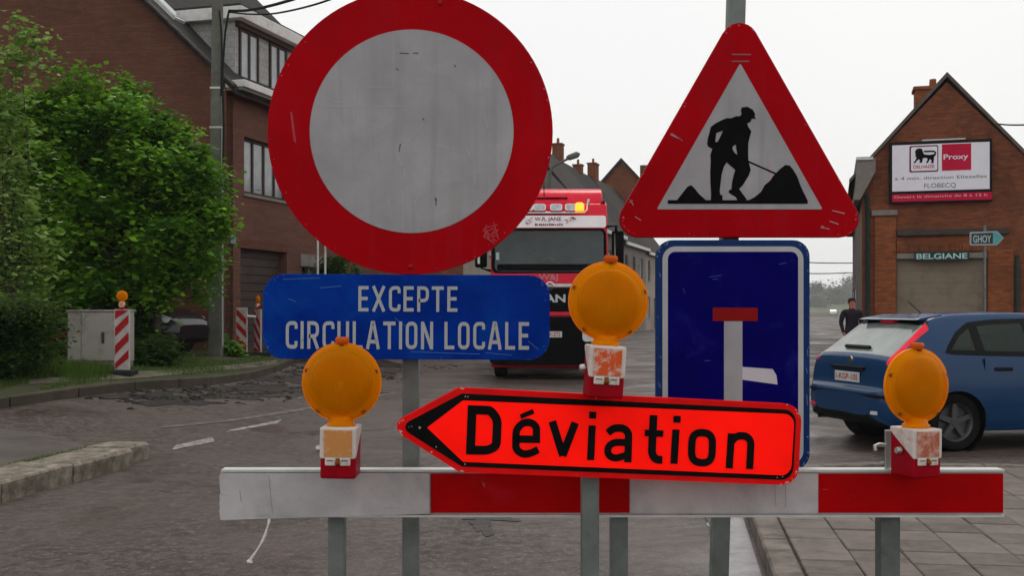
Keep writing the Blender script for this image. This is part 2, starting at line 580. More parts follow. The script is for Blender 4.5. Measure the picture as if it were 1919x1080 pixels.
def lens_mat(name='amber_lens', clear=0.30, base=(0.92, 0.37, 0.0), ribs=0.35):
    """moulded amber plastic: prism rings and fine ribs, partly seen through, passing light on"""
    m, n, l, bs = nodes_of(name)
    out = n['Material Output']
    tc = n.new('ShaderNodeTexCoord').outputs['Object']
    bs.inputs['Base Color'].default_value = (*base, 1)
    bs.inputs['Roughness'].default_value = 0.2
    bs.inputs['Specular IOR Level'].default_value = 0.45
    bs.inputs['Specular Tint'].default_value = (1.0, 0.62, 0.15, 1)
    sep = n.new('ShaderNodeSeparateXYZ'); l.new(tc, sep.inputs[0])
    r2 = n.new('ShaderNodeCombineXYZ'); l.new(sep.outputs['X'], r2.inputs['X'])
    zz = n.new('ShaderNodeMath'); zz.operation = 'SUBTRACT'; zz.inputs[1].default_value = 0.222
    l.new(sep.outputs['Z'], zz.inputs[0]); l.new(zz.outputs[0], r2.inputs['Y'])
    wv = n.new('ShaderNodeTexWave'); wv.wave_type = 'RINGS'; wv.rings_direction = 'SPHERICAL'; wv.wave_profile = 'SAW'
    wv.inputs['Scale'].default_value = 42; l.new(r2.outputs[0], wv.inputs['Vector'])
    rb = n.new('ShaderNodeTexWave'); rb.bands_direction = 'X'; rb.inputs['Scale'].default_value = 60
    l.new(tc, rb.inputs['Vector'])
    h = mixc(n, l, ribs, wv.outputs['Color'], rb.outputs['Color'])
    bm_ = n.new('ShaderNodeBump'); bm_.inputs['Strength'].default_value = 0.5; bm_.inputs['Distance'].default_value = 0.003
    l.new(h, bm_.inputs['Height']); l.new(bm_.outputs['Normal'], bs.inputs['Normal'])
    tl = n.new('ShaderNodeBsdfTranslucent'); tl.inputs['Color'].default_value = (1.0, 0.50, 0.0, 1)
    l.new(bm_.outputs['Normal'], tl.inputs['Normal'])
    tp = n.new('ShaderNodeBsdfTransparent'); tp.inputs['Color'].default_value = (1.0, 0.54, 0.006, 1)
    a = n.new('ShaderNodeMixShader'); a.inputs[0].default_value = 0.5
    l.new(bs.outputs[0], a.inputs[1]); l.new(tl.outputs[0], a.inputs[2])
    b = n.new('ShaderNodeMixShader'); b.inputs[0].default_value = clear
    l.new(a.outputs[0], b.inputs[1]); l.new(tp.outputs[0], b.inputs[2])
    l.new(b.outputs[0], out.inputs['Surface'])
    return m

def fluor_mat():
    """day-glow orange-red sheeting: fluorescent pigment returns more red than falls on it"""
    m, n, l, bs = nodes_of('fluorescent_red')
    out = n['Material Output']
    tc = n.new('ShaderNodeTexCoord').outputs['Object']
    d = n.new('ShaderNodeBsdfDiffuse')
    f = noise(n, l, tc, 5, 9, 0.7, 0.3)
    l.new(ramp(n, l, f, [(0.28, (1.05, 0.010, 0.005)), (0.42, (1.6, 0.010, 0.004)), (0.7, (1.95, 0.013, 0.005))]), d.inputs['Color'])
    gl = n.new('ShaderNodeBsdfGlossy'); gl.inputs['Roughness'].default_value = 0.35
    mx = n.new('ShaderNodeMixShader'); mx.inputs[0].default_value = 0.006
    l.new(d.outputs[0], mx.inputs[1]); l.new(gl.outputs[0], mx.inputs[2])
    l.new(mx.outputs[0], out.inputs['Surface'])
    return m

M_ASPHALT = asphalt_mat()
M_GROUND = mat('earth', (0.10, 0.09, 0.07), 0.9, var=0.3, scale=0.6, bump=0.4, bscale=20)
def streaked(name, c, grime, amt, rough=0.42, spec=0.03, scale=5.0):
    """old sign sheeting: faded patches and vertical rain streaks"""
    m, n, l, bs = nodes_of(name)
    tc = n.new('ShaderNodeTexCoord').outputs['Object']
    col = ramp(n, l, noise(n, l, tc, scale, 8, 0.65, 0.4), [(0.3, tuple(x * 0.84 for x in c)), (0.7, tuple(min(1, x * 1.14) for x in c))])
    mp = n.new('ShaderNodeMapping'); mp.inputs['Scale'].default_value = (26, 1.6, 1)
    l.new(tc, mp.inputs['Vector'])
    col = mixc(n, l, ramp(n, l, noise(n, l, mp.outputs['Vector'], 1.0, 7, 0.65, 0.5), [(0.50, g3(0)), (0.75, g3(amt))]), col, grime)
    col = mixc(n, l, ramp(n, l, noise(n, l, tc, 60, 6, 0.8), [(0.62, g3(0)), (0.74, g3(amt * 0.8))]), col, grime)
    l.new(col, bs.inputs['Base Color'])
    bs.inputs['Specular IOR Level'].default_value = spec
    l.new(ramp(n, l, noise(n, l, tc, 11, 6), [(0.2, g3(rough - 0.12)), (0.8, g3(rough + 0.12))]), bs.inputs['Roughness'])
    bump_to(n, l, bs, noise(n, l, tc, 3.0, 3), 0.10, 0.02)
    return m
M_SIGN_RED = streaked('sign_red', (0.37, 0.001, 0.005), (0.30, 0.010, 0.020), 0.5)
M_SIGN_GREY = streaked('sign_white', (0.34, 0.332, 0.345), (0.22, 0.21, 0.20), 0.42, 0.38, 0.08, 6.0)
M_SIGN_LIGHT = mat('sign_white_light', (0.42, 0.43, 0.44), 0.38, var=0.12, scale=8)
M_SIGN_BLUE = mat('sign_blue', (0.001, 0.024, 0.24), 0.42, spec=0.03, var=0.3, scale=6, dirt=(0.002, 0.05, 0.30), dirt_amt=0.35, dscale=7)
M_SIGN_NAVY = mat('sign_dark_blue', (0.002, 0.001, 0.105), 0.42, spec=0.03, var=0.25, scale=6, dirt=(0.01, 0.015, 0.17), dirt_amt=0.2, dscale=9)
M_SIGN_EDGE = mat('sign_blue_edge', (0.006, 0.03, 0.13), 0.4, var=0.3, scale=15)
M_BLACK = mat('sign_black', (0.006, 0.006, 0.006), 0.55, spec=0.03, var=0.3, scale=20)
M_BACK = mat('aluminium_back', (0.35, 0.35, 0.35), 0.45, metal=0.8, var=0.1)
M_GALV = mat('galvanised_post', (0.17, 0.19, 0.18), 0.5, metal=0.35, var=0.22, scale=14, bump=0.05, bscale=90, dirt=(0.10, 0.11, 0.10), dirt_amt=0.3, dscale=6)
M_ALU = mat('board_grey_white', (0.48, 0.46, 0.46), 0.4, var=0.14, scale=6, dirt=(0.30, 0.30, 0.31), dirt_amt=0.45, dscale=4)
M_ALULIP = mat('board_lip', (0.55, 0.56, 0.54), 0.4, metal=0.3, var=0.15, scale=12)
M_RED_SHEET = mat('board_red', (0.38, 0.001, 0.002), 0.42, spec=0.04, var=0.16, scale=7, dirt=(0.42, 0.01, 0.02), dirt_amt=0.2, dscale=9)
M_FLUOR = fluor_mat()
M_FLUOR_RIM = mat('fluorescent_rim', (0.80, 0.006, 0.006), 0.5, spec=0.05, var=0.15, scale=15)
M_LENS = lens_mat()
M_LENS_IN = lens_mat('amber_lens_inner', 0.42, (0.85, 0.345, 0.0), 0.5)
M_AMBER_DARK = mat('amber_dark', (0.22, 0.05, 0.002), 0.35, var=0.2, scale=30)
M_LAMP_RED = mat('lamp_red', (0.30, 0.002, 0.010), 0.4, spec=0.06, var=0.18, scale=25)
M_LAMP_WHITE = mat('lamp_white', (0.62, 0.55, 0.50), 0.5, var=0.12, scale=30, dirt=(0.3, 0.25, 0.2), dirt_amt=0.2, dscale=20)
M_LAMP_CAP = mat('lamp_cap', (0.62, 0.10, 0.01), 0.35, var=0.1)
M_CHROME = mat('chrome', (0.6, 0.6, 0.6), 0.2, metal=1.0, var=0.05)
M_STEEL = mat('zinc_steel', (0.42, 0.42, 0.40), 0.4, metal=0.8, var=0.15, scale=40)
M_RUBBER = mat('rubber', (0.018, 0.018, 0.018), 0.8, var=0.25, scale=20, bump=0.1)
M_CONC = mat('concrete', (0.20, 0.185, 0.165), 0.85, var=0.25, scale=3, bump=0.3, bscale=40, dirt=(0.09, 0.08, 0.07), dirt_amt=0.4, dscale=2)
M_CHIP = mat('bare_chip', (0.55, 0.50, 0.50), 0.5, var=0.3, scale=40)
M_CORD = mat('white_cord', (0.62, 0.58, 0.54), 0.7, var=0.15, scale=50, bump=0.2, bscale=200)
M_DARKGLASS = glass_mat('tinted_glass', (0.34, 0.46, 0.40), 0.5)
M_PANE = mat('curtained_pane', (0.26, 0.28, 0.29), 0.08, var=0.25, scale=2.5, spec=0.8)
M_PANE_DARK = mat('dark_pane', (0.035, 0.042, 0.045), 0.06, var=0.4, scale=1.5, spec=0.8)
M_FRAME_BROWN = mat('frame_brown', (0.045, 0.028, 0.022), 0.5, var=0.2, scale=10)
M_FRAME_WHITE = mat('frame_white', (0.62, 0.62, 0.60), 0.55, var=0.12, scale=6, dirt=(0.3, 0.29, 0.27), dirt_amt=0.25, dscale=2)
M_BARK = mat('bark', (0.06, 0.048, 0.035), 0.9, var=0.35, scale=10, bump=0.6, bscale=30)
M_LEAF = leaf_mat('elder_leaf', (0.026, 0.115, 0.012), (0.25, 0.50, 0.035))
M_LEAF_PALE = leaf_mat('pale_leaf', (0.08, 0.17, 0.03), (0.36, 0.48, 0.14))
M_LEAF_DARK = leaf_mat('hedge_leaf', (0.008, 0.026, 0.008), (0.05, 0.11, 0.02))
M_LEAF_FAR_HAZED = leaf_mat('far_leaf_hazed', (0.05, 0.06, 0.04), (0.10, 0.115, 0.07))  # distance haze put partly into the colour: greyed, pale leaves
M_GRASS = leaf_mat('grass', (0.020, 0.048, 0.010), (0.10, 0.17, 0.03))
M_FLOWER = mat('cream_flower', (0.55, 0.55, 0.38), 0.7)

# ------------------------------------------------------------------ ground, road, kerbs, pavements
o = MB().box(-540, 540, -60, 1340, -0.5, -0.06).build('ground', M_GROUND); tag(o, kind='structure')

def grid_sheet(name, xs, ys, zf, m, parent=None):
    vs_ = [(x, y, zf(x, y)) for y in ys for x in xs]
    nx = len(xs)
    fs = [(j * nx + i, j * nx + i + 1, (j + 1) * nx + i + 1, (j + 1) * nx + i) for j in range(len(ys) - 1) for i in range(nx - 1)]
    return MB().add(vs_, fs).build(name, m, parent, smooth=180, uv=False, tidy=False)

xs = list(np.arange(-30, -10, 2.0)) + list(np.arange(-10, 0, 0.25)) + list(np.arange(0, 10, 1.0)) + list(np.arange(10, 61, 5.0))
ys = list(np.arange(-6, 10, 2.0)) + list(np.arange(10, 20, 0.4)) + list(np.arange(20, 60, 2.0)) + list(np.arange(60, 420, 12.0))
road = tag(grid_sheet('road', xs, ys, lambda x, y: H(x, y), M_ASPHALT), kind='structure')

def strip_px(top, bot, off, n=24, k=3):
    """a sheet on the ground between two pixel polylines"""
    def at(pl, t):
        t *= len(pl) - 1
        i = min(int(t), len(pl) - 2)
        a, b = pl[i], pl[i + 1]
        return (a[0] + (b[0] - a[0]) * (t - i), a[1] + (b[1] - a[1]) * (t - i))
    mb = MB()
    vs_ = []
    for j in range(k + 1):
        for i in range(n + 1):
            p, q = at(top, i / n), at(bot, i / n)
            vs_.append(G(p[0] + (q[0] - p[0]) * j / k, p[1] + (q[1] - p[1]) * j / k, off))
    mb.add(vs_, [(j * (n + 1) + i, j * (n + 1) + i + 1, (j + 1) * (n + 1) + i + 1, (j + 1) * (n + 1) + i) for j in range(k) for i in range(n)])
    return mb

M_LINE = worn_paint_mat('worn_white_line', (0.36, 0.32, 0.29), (0.080, 0.064, 0.056), 0.40, 0.58, 11)
M_LINE_FAINT = worn_paint_mat('faint_white_line', (0.20, 0.175, 0.16), (0.07, 0.056, 0.05), 0.36, 0.54, 5)
for top, bot, m_ in (
        ([(330, 835), (398, 820)], [(322, 844), (404, 828)], M_LINE),
        ([(430, 806), (530, 787)], [(424, 811), (520, 794)], M_LINE),
        ([(300, 800), (430, 787), (560, 766), (740, 734)], [(300, 803), (430, 791), (560, 771), (740, 738)], M_LINE_FAINT),
        ([(560, 745), (660, 727)], [(556, 749), (652, 732)], M_LINE_FAINT)):
    tag(strip_px(top, bot, 0.005, 16, 2).build('road_marking', m_, uv=False), kind='structure')

# wet and tarred patches on the asphalt, each an irregular thin sheet
M_TAR = mat('wet_tar', (0.026, 0.022, 0.020), 0.45, spec=0.15, var=0.4, scale=5, bump=0.2, bscale=25)
def blot(px, py, rx, ry, seed, off=0.004):
    rnd = random.Random(seed)
    ph = [rnd.uniform(0, 6.28) for _ in range(5)]
    pts = []
    for k in range(36):
        a = 2 * math.pi * k / 36
        s_ = 1 + 0.28 * math.sin(2 * a + ph[0]) + 0.22 * math.sin(3 * a + ph[1]) + 0.2 * math.sin(5 * a + ph[2]) + 0.15 * math.sin(9 * a + ph[3]) + rnd.uniform(-.08, .08)
        pts.append(G(px + rx * s_ * math.cos(a), py + ry * s_ * math.sin(a), off))
    c = G(px, py, off)
    return MB().add([c] + pts, [(0, k + 1, (k + 1) % 36 + 1) for k in range(36)])
for i, (px, py, rx, ry) in enumerate([(905, 985, 22, 14), (925, 972, 40, 5), (560, 712, 90, 7), (420, 742, 110, 7), (330, 755, 60, 6), (690, 700, 70, 6), (480, 728, 120, 5), (250, 742, 60, 5), (640, 735, 60, 4)]):
    tag(blot(px, py, rx, ry, i, 0.004 + 0.0007 * i).build('wet_patch', M_TAR, uv=False), kind='structure')

# right-hand pavement with its kerb, turning the corner
YAW = R(8.5)
KD = Vector((math.sin(YAW), math.cos(YAW), 0)); KN = Vector((math.cos(YAW), -math.sin(YAW), 0))
K0 = Vector((1.358, 5.68, 0))                     # road edge of the kerb
PZ = 0.12
M_TILE = [mat('paving_tile_%d' % i, c, 0.72, var=0.22, scale=6, bump=0.25, bscale=60, dirt=(0.07, 0.06, 0.055), dirt_amt=d, dscale=5)
          for i, (c, d) in enumerate([((0.140, 0.116, 0.103), 0.15), ((0.126, 0.105, 0.093), 0.25), ((0.150, 0.125, 0.112), 0.1), ((0.118, 0.100, 0.086), 0.35)])]
M_KERB = mat('kerb_stone', (0.155, 0.132, 0.115), 0.75, var=0.25, scale=6, bump=0.35, bscale=50, dirt=(0.06, 0.052, 0.045), dirt_amt=0.4, dscale=5)
M_BED = mat('joint_bed', (0.062, 0.052, 0.044), 0.95, var=0.4, scale=12, bump=0.5)
M_GUTTER = mat('wet_gutter', (0.20, 0.18, 0.185), 0.22, var=0.25, scale=5, dirt=(0.07, 0.06, 0.055), dirt_amt=0.35, dscale=4, bump=0.15, bscale=30)
CR = 1.5                                          # corner radius
LK = 3.0                                          # straight run of kerb beyond K0
def kerb_path(s):
    """point and inward normal of the road edge; s = 0 at K0"""
    if s <= LK:
        return K0 + KD * s, KN
    a = (s - LK) / CR
    c = K0 + KD * LK + KN * CR
    if a <= math.pi / 2:
        n_ = KN * math.cos(a) - KD * math.sin(a)
        return c - n_ * CR, n_
    e = c + KD * CR
    return e + KN * (s - LK - CR * math.pi / 2), -KD
pav_outline = []
for s in np.arange(-5.2, 16, 0.2):
    p, n_ = kerb_path(s)
    pav_outline.append(tuple((p + n_ * 0.16)[:2]))
pav_outline.append((pav_outline[-1][0] - 2.5, -2))
pavement = tag(MB().prism([pav_outline], -0.05, PZ - 0.02).build('pavement', M_BED, uv=False), kind='structure')
def free_box(p, ux, uy, w, d, z0, z1, b=0.006):
    """a stone with chamfered top: centre p, axes ux uy, size w d"""
    mb = MB()
    def ring(k, z): return [tuple(p + ux * (sx * (w / 2 - k)) + uy * (sy * (d / 2 - k)) + Vector((0, 0, z))) for sx, sy in ((-1, -1), (1, -1), (1, 1), (-1, 1))]
    v = ring(0, z0) + ring(0, z1 - b) + ring(b, z1)
    f = [(i, (i + 1) % 4, (i + 1) % 4 + 4, i + 4) for i in range(4)] + [(i + 4, (i + 1) % 4 + 4, (i + 1) % 4 + 8, i + 8) for i in range(4)] + [(8, 9, 10, 11)]
    return mb.add(v, f)
rnd = random.Random(3)
s = -2.0
while s < 9.5:
    L = 0.98 if s < LK - 0.5 else 0.45
    p, n_ = kerb_path(s + L / 2)
    t = Vector((-n_.y, n_.x, 0))
    free_box(p + n_ * 0.08, n_, t, 0.158, L - 0.014, -0.06, PZ + rnd.uniform(-.004, .004), 0.012).build('kerb_stone', M_KERB, pavement, uv=False, tidy=False)
    s += L
rowo = 0
for j in range(-3, 17):
    for i in range(0, 12):
        ctr = K0 + KN * (0.17 + 0.30 * i + 0.15) + KD * (0.30 * j - 0.35 + (0.15 if False else 0))
        # inside the outline?
        q = ctr - (K0 + KD * LK + KN * CR)
        if q.dot(KD) > 0 and (q.dot(KN) < 0 and q.length > CR - 0.33 or q.dot(KD) > CR - 0.33): continue
        if ctr.y < 4.9: continue
        free_box(ctr, KN, KD, 0.295 + rnd.uniform(-.003, .002), 0.295 + rnd.uniform(-.003, .002), PZ - 0.05, PZ + rnd.uniform(-.005, .003), 0.006).build(
            'paving_tile', M_TILE[rnd.choice([0, 0, 1, 2, 2, 3])], pavement, uv=False, tidy=False)
gut = MB()
gp = []
for s in np.arange(-2.0, 3.4, 0.15):
    p, n_ = kerb_path(s)
    w_ = 0.27 + 0.02 * math.sin(7 * s) + 0.015 * math.sin(17 * s)
    gp += [tuple(p - n_ * w_ + Vector((0, 0, 0.004))), tuple(p - n_ * 0.03 + Vector((0, 0, 0.008)))]
gut.add(gp, [(2 * i, 2 * i + 1, 2 * i + 3, 2 * i + 2) for i in range(len(gp) // 2 - 1)])
tag(gut.build('gutter', M_GUTTER, uv=False), kind='structure')
lip = MB(); lp = []
for s in np.arange(-2.0, 3.4, 0.08):                     # broken tar edge beside the gutter
    p, n_ = kerb_path(s)
    lp += [tuple(p - n_ * (0.285 + 0.012 * rnd.random() + 0.02 * math.sin(3 * s)) + Vector((0, 0, 0.009))), tuple(p - n_ * (0.245 + 0.008 * rnd.random() + 0.012 * math.sin(3 * s + 1)) + Vector((0, 0, 0.010)))]
lip.add(lp, [(2 * i, 2 * i + 1, 2 * i + 3, 2 * i + 2) for i in range(len(lp) // 2 - 1)])
tag(lip.build('tar_joint', M_TAR, uv=False), kind='structure')

# left traffic island with broad kerb slabs
ID = Vector((math.sin(R(9.3)), math.cos(R(9.3)), 0)); IN = Vector((-ID.y, ID.x, 0))
I0 = Vector((-3.95, 8.5, 0))
M_ISL = mat('island_tarmac', (0.082, 0.070, 0.062), 0.7, var=0.25, scale=1.5, bump=0.4, bscale=60, dirt=(0.05, 0.045, 0.04), dirt_amt=0.3, dscale=0.8)
M_SLAB = mat('worn_concrete_slab', (0.25, 0.215, 0.175), 0.85, var=0.4, scale=9, bump=0.9, bscale=30, dirt=(0.085, 0.070, 0.055), dirt_amt=0.6, dscale=6)
outl = [I0 + IN * 0.45 + ID * a for a in (-8, -4, 0, 1.2, 2.2)] + [I0 + IN * 0.9 + ID * 3.0, I0 + IN * 1.8 + ID * 3.7, I0 + IN * 4 + ID * 4.3, I0 + IN * 9 + ID * 4.0, I0 + IN * 9 - ID * 8]
inner = [p + (I0 + IN * 4 - ID * 1 - p).normalized() * 0.45 for p in outl]
mb = MB()
k = len(outl)
mb.add([(p.x, p.y, H(p.x, p.y) + 0.006) for p in outl] + [(p.x, p.y, 0.135) for p in inner], [(i, (i + 1) % k, (i + 1) % k + k, i + k) for i in range(k)] + [tuple(range(k, 2 * k))])
island = tag(mb.build('traffic_island', M_ISL, uv=False), kind='structure')
s = -6.0
rnd = random.Random(11)
for L in [1.0] * 7 + [1.02, 0.5]:
    ctr = I0 + ID * (s + L / 2) + IN * (0.25 if L > 0.6 else 0.30)
    w_ = 0.5 if L > 0.6 else 0.40
    ob = free_box(Vector((0, 0, 0)), IN, ID, w_, L - 0.012, -0.05, 0.172 + rnd.uniform(-.008, .008), 0.02)
    ob.v = [(x + rnd.uniform(-.008, .008), y + rnd.uniform(-.008, .008), z + (rnd.uniform(-.01, .006) if z > 0.1 else 0)) for x, y, z in ob.v]
    me_ob = ob.build('kerb_slab', M_SLAB, island, uv=False)
    me_ob.location = ctr
    s += L
# left verge with kerb stones, bare path and grass
kp = [(-26, 8.6), (-14, 9.6), (-9.2, 11.6), (-6.55, 14.0), (-5.2, 16.6), (-4.8, 19.0), (-4.75, 21.4), (-4.95, 26.0), (-4.2, 30.0), (-2.6, 36.0)]
def catmull(pts, n=12):
    out = []
    P = [Vector(p) for p in pts]
    for i in range(len(P) - 1):
        a, b, c, d = P[max(i - 1, 0)], P[i], P[i + 1], P[min(i + 2, len(P) - 1)]
        for k in range(n):
            t = k / n
            out.append(0.5 * ((2 * b) + (c - a) * t + (2 * a - 5 * b + 4 * c - d) * t * t + (3 * b - a - 3 * c + d) * t ** 3))
    out.append(P[-1])
    return out
kline = catmull(kp, 14)
Q = Vector((-17, 26))
fr = [1.0, 0.985, 0.96, 0.93, 0.9, 0.86, 0.82, 0.77, 0.7, 0.6, 0.45, 0.25]
def VZ(x, y): return H(x, y) + 0.11 + 0.015 * math.sin(1.7 * x) * math.sin(1.3 * y)
vs_ = []
for f_ in fr:
    for p in kline:
        q = Q + (p - Q) * f_
        vs_.append((q.x, q.y, VZ(q.x, q.y)))
n_ = len(kline)
M_VERGE = mat('verge_earth', (0.055, 0.052, 0.030), 0.95, var=0.4, scale=1.5, bump=0.6, bscale=25, dirt=(0.028, 0.040, 0.014), dirt_amt=0.6, dscale=2.2)
verge = tag(MB().add(vs_, [(j * n_ + i, j * n_ + i + 1, (j + 1) * n_ + i + 1, (j + 1) * n_ + i) for j in range(len(fr) - 1) for i in range(n_ - 1)]).build('verge', M_VERGE, uv=False, smooth=180), kind='structure')
M_KERB_DARK = mat('dark_kerb_stone', (0.062, 0.050, 0.040), 0.85, var=0.35, scale=3, bump=0.4, bscale=25, dirt=(0.03, 0.045, 0.015), dirt_amt=0.35, dscale=2)
# walk the kerb line in one-metre steps
acc, last = 0.0, kline[0]
cuts = [kline[0]]
for p in kline[1:]:
    while (p - cuts[-1]).length >= 1.0:
        cuts.append(cuts[-1] + (p - cuts[-1]).normalized() * 1.0)
for a, b in zip(cuts[:-1], cuts[1:]):
    m_ = (a + b) / 2
    if m_.x < -10 : continue
    t = Vector((b.x - a.x, b.y - a.y, 0)).normalized(); nn = Vector((-t.y, t.x, 0))
    za, zb = H(a.x, a.y), H(b.x, b.y)
    mb = free_box(Vector((m_.x, m_.y, 0)), nn, t, 0.15, 0.985, -0.12, 0.13, 0.015)
    mb.v = [(x, y, z + za + (zb - za) * ((Vector((x, y, 0)) - Vector((a.x, a.y, 0))).dot(t))) for x, y, z in mb.v]
    mb.build('kerb_stone', M_KERB_DARK, verge, uv=False, tidy=False)
M_PATH = mat('trodden_path', (0.105, 0.092, 0.074), 0.9, var=0.3, scale=2.5, bump=0.5, bscale=30, dirt=(0.05, 0.06, 0.025), dirt_amt=0.4, dscale=2)
tag(strip_px([(55, 714), (150, 706), (260, 696), (380, 688), (520, 676)], [(55, 722), (150, 716), (260, 709), (380, 698), (520, 684)], 0.118, 30, 3).build('path', M_PATH, uv=False), kind='structure')
for q in bpy.data.objects['path'].data.vertices: q.co.z = VZ(q.co.x, q.co.y) + 0.008

# ------------------------------------------------------------------ houses of the left-hand street side
AL = R(16.3)                                     # the street bears right
SD = Vector((math.sin(AL), math.cos(AL), 0))
M_BRICK_BROWN = brick_mat('brown_brick', (0.165, 0.072, 0.048), (0.120, 0.052, 0.036), (0.085, 0.052, 0.040), soot_amt=0.45)
M_BRICK_FACADE_LIT = brick_mat('brown_brick_facade_lit', (0.185, 0.088, 0.064), (0.135, 0.064, 0.048), (0.10, 0.070, 0.056), soot_amt=0.35)  # gable brick lightened: the brighter light on the facade is in the colour
M_BRICK_ORANGE = brick_mat('orange_brick', (0.40, 0.130, 0.048), (0.15, 0.048, 0.024), (0.12, 0.075, 0.050), soot_amt=0.75)
M_BRICK_DULL = brick_mat('dull_red_brick', (0.29, 0.096, 0.044), (0.125, 0.044, 0.026), (0.12, 0.075, 0.052), soot_amt=0.75)
M_ROOF = tile_mat('dark_roof_tiles', (0.045, 0.042, 0.042))
M_ROOF_GREY = tile_mat('grey_roof_tiles', (0.062, 0.056, 0.052))
M_PLASTER = [mat('plaster_%d' % i, c, 0.85, var=0.14, scale=1.0, bump=0.15, bscale=30, dirt=tuple(x * 0.55 for x in c), dirt_amt=0.3, dscale=0.6)
             for i, c in enumerate([(0.32, 0.28, 0.24), (0.20, 0.18, 0.165), (0.36, 0.34, 0.31), (0.17, 0.14, 0.125)])]
M_STONE = mat('grey_stone_sill', (0.20, 0.185, 0.165), 0.8, var=0.2, scale=4, bump=0.2)
M_CLAD = brick_mat('white_shingle_cladding', (0.42, 0.42, 0.41), (0.36, 0.36, 0.35), (0.16, 0.16, 0.16), soot_amt=0.15, bw=0.16, rh=0.14, ms=0.008)

def add_window(parent, x0, x1, z0, z1, y, mullions, frame_m, pane_m, fw=0.06, sill=None, transom=None):
    """window > pane, sill; the wall face is y = 0 with -y outwards; frame set back at y"""
    mb = MB()
    xs_ = [x0] + [x0 + (x1 - x0) * q for q in mullions] + [x1]
    mb.box(x0, x1, y, y + 0.06, z0, z0 + fw).box(x0, x1, y, y + 0.06, z1 - fw, z1)
    for i, x in enumerate(xs_):
        a = x0 if i == 0 else (x1 - fw if i == len(xs_) - 1 else x - fw / 2)
        mb.box(a, a + fw, y - 0.003, y + 0.057, z0 + fw, z1 - fw)
    w = mb.build('window', frame_m, parent)
    for a, b in zip(xs_[:-1], xs_[1:]):
        MB().box(a + fw * 0.4, b - fw * 0.4, y + 0.028, y + 0.036, z0 + fw * 0.6, z1 - fw * 0.6).build('pane', pane_m, w)
    if sill is not None:
        MB().box(x0 - 0.06, x1 + 0.06, -0.05, y + 0.02, z0 - 0.07, z0 - 0.004).build('sill', sill, w, bevel=0.006)
    return w

def rect(x0, x1, z0, z1): return [(x0, z0), (x1, z0), (x1, z1), (x0, z1)]

def row_house(name, label, t0, t1, eave, ridge, depth, wall_m, roof_m, openings, door=None, group=None, chimney=None, base=-0.6, origin=None):
    """a terraced house: front wall with openings, side walls, pitched roof along the street"""
    org = (Vector((-6.24, 24, 0)) + SD * t0) if origin is None else origin
    F = zframe(org, math.pi / 2 - AL)
    L = t1 - t0
    e = empty(name, F.M)
    tag(e, label, 'house', group)
    holes = [list(reversed(rect(*q))) for q in openings + ([door] if door else [])]
    MB().prism([rect(0, L, base, eave)] + holes, 0, 0.28, 'y').build('front_wall', wall_m, e)
    side = [(0.281, base), (depth, base), (depth, eave - 0.02), (depth / 2, ridge - 0.1), (0.281, eave - 0.02)]
    MB().prism([side], 0.0, 0.25, 'x').build('side_wall', wall_m, e)
    MB().prism([side], L - 0.25, L, 'x').build('side_wall', wall_m, e)
    MB().box(0.26, L - 0.26, depth - 0.2, depth, base, eave).build('back_wall', wall_m, e)
    sl = (ridge - eave) / (depth / 2)
    prof = [(-0.22, eave - 0.22 * sl + 0.02), (depth / 2, ridge), (depth + 0.2, eave - 0.2 * sl), (depth + 0.2, eave - 0.2 * sl + 0.12), (depth / 2, ridge + 0.12), (-0.22, eave - 0.22 * sl + 0.14)]
    rf = MB().prism([prof], 0.002, L - 0.002, 'x').build('roof', roof_m, e)
    MB().box(-0.01, L - 0.01, -0.34, -0.225, eave - 0.32, eave - 0.12).build('gutter', M_FRAME_WHITE, rf)
    for (cx, w, h) in (chimney or []):
        mb = MB().box(cx - w / 2, cx + w / 2, depth / 2 - 0.3, depth / 2 + 0.3, ridge - 0.5, ridge + h)
        mb.box(cx - w / 2 - 0.05, cx + w / 2 + 0.05, depth / 2 - 0.35, depth / 2 + 0.35, ridge + h, ridge + h + 0.1)
        ch = mb.build('chimney', wall_m if 'brick' in wall_m.name else M_BRICK_DULL, rf)
        MB().lathe([(0.09, ridge + h + 0.1), (0.08, ridge + h + 0.45), (0.0, ridge + h + 0.45)], 10, (cx, depth / 2, 0)).build('chimney_pot', M_BRICK_ORANGE, rf)
    for q in openings:
        nm = max(1, round((q[1] - q[0]) / 0.7))
        add_window(e, *q, 0.12, [i / nm for i in range(1, nm)], M_FRAME_WHITE if random.random() < 0.6 else M_FRAME_BROWN, random.choice([M_PANE, M_PANE_DARK, M_PANE]), sill=M_STONE)
    if door:
        d = MB().box(door[0] + 0.02, door[1] - 0.02, 0.16, 0.22, door[2], door[3] - 0.02).build('door', M_FRAME_BROWN, e, bevel=0.01)
        MB().box(door[0] + 0.12, door[0] + 0.16, 0.12, 0.158, 1.0 + door[2], 1.12 + door[2]).build('handle', M_CHROME, d)
    return e, F

# the brown corner house with its dormer
HB = 6.45
F1 = zframe(Vector((-6.24, 24, 0)), math.pi / 2 - AL)
h1 = tag(empty('corner_house', F1.M), 'brown brick corner house with bare gable wall and white dormer', 'house')
a_, b_ = F1.hit(458, 262, 1), F1.hit(540, 374, 1)
WIN = (a_.x, b_.x, 4.12, 5.40)
GAR = (F1.hit(451, 470, 1).x, F1.hit(538, 470, 1).x, 0.35, 2.88)
DOR = (F1.hit(566, 470, 1).x, F1.hit(640, 470, 1).x, 0.2, 2.86)
LH = 9.6
MB().prism([rect(0, LH, -0.6, HB)] + [list(reversed(rect(*q))) for q in (WIN, GAR, DOR)], 0, 0.3, 'y').build('front_wall', M_BRICK_FACADE_LIT, h1)
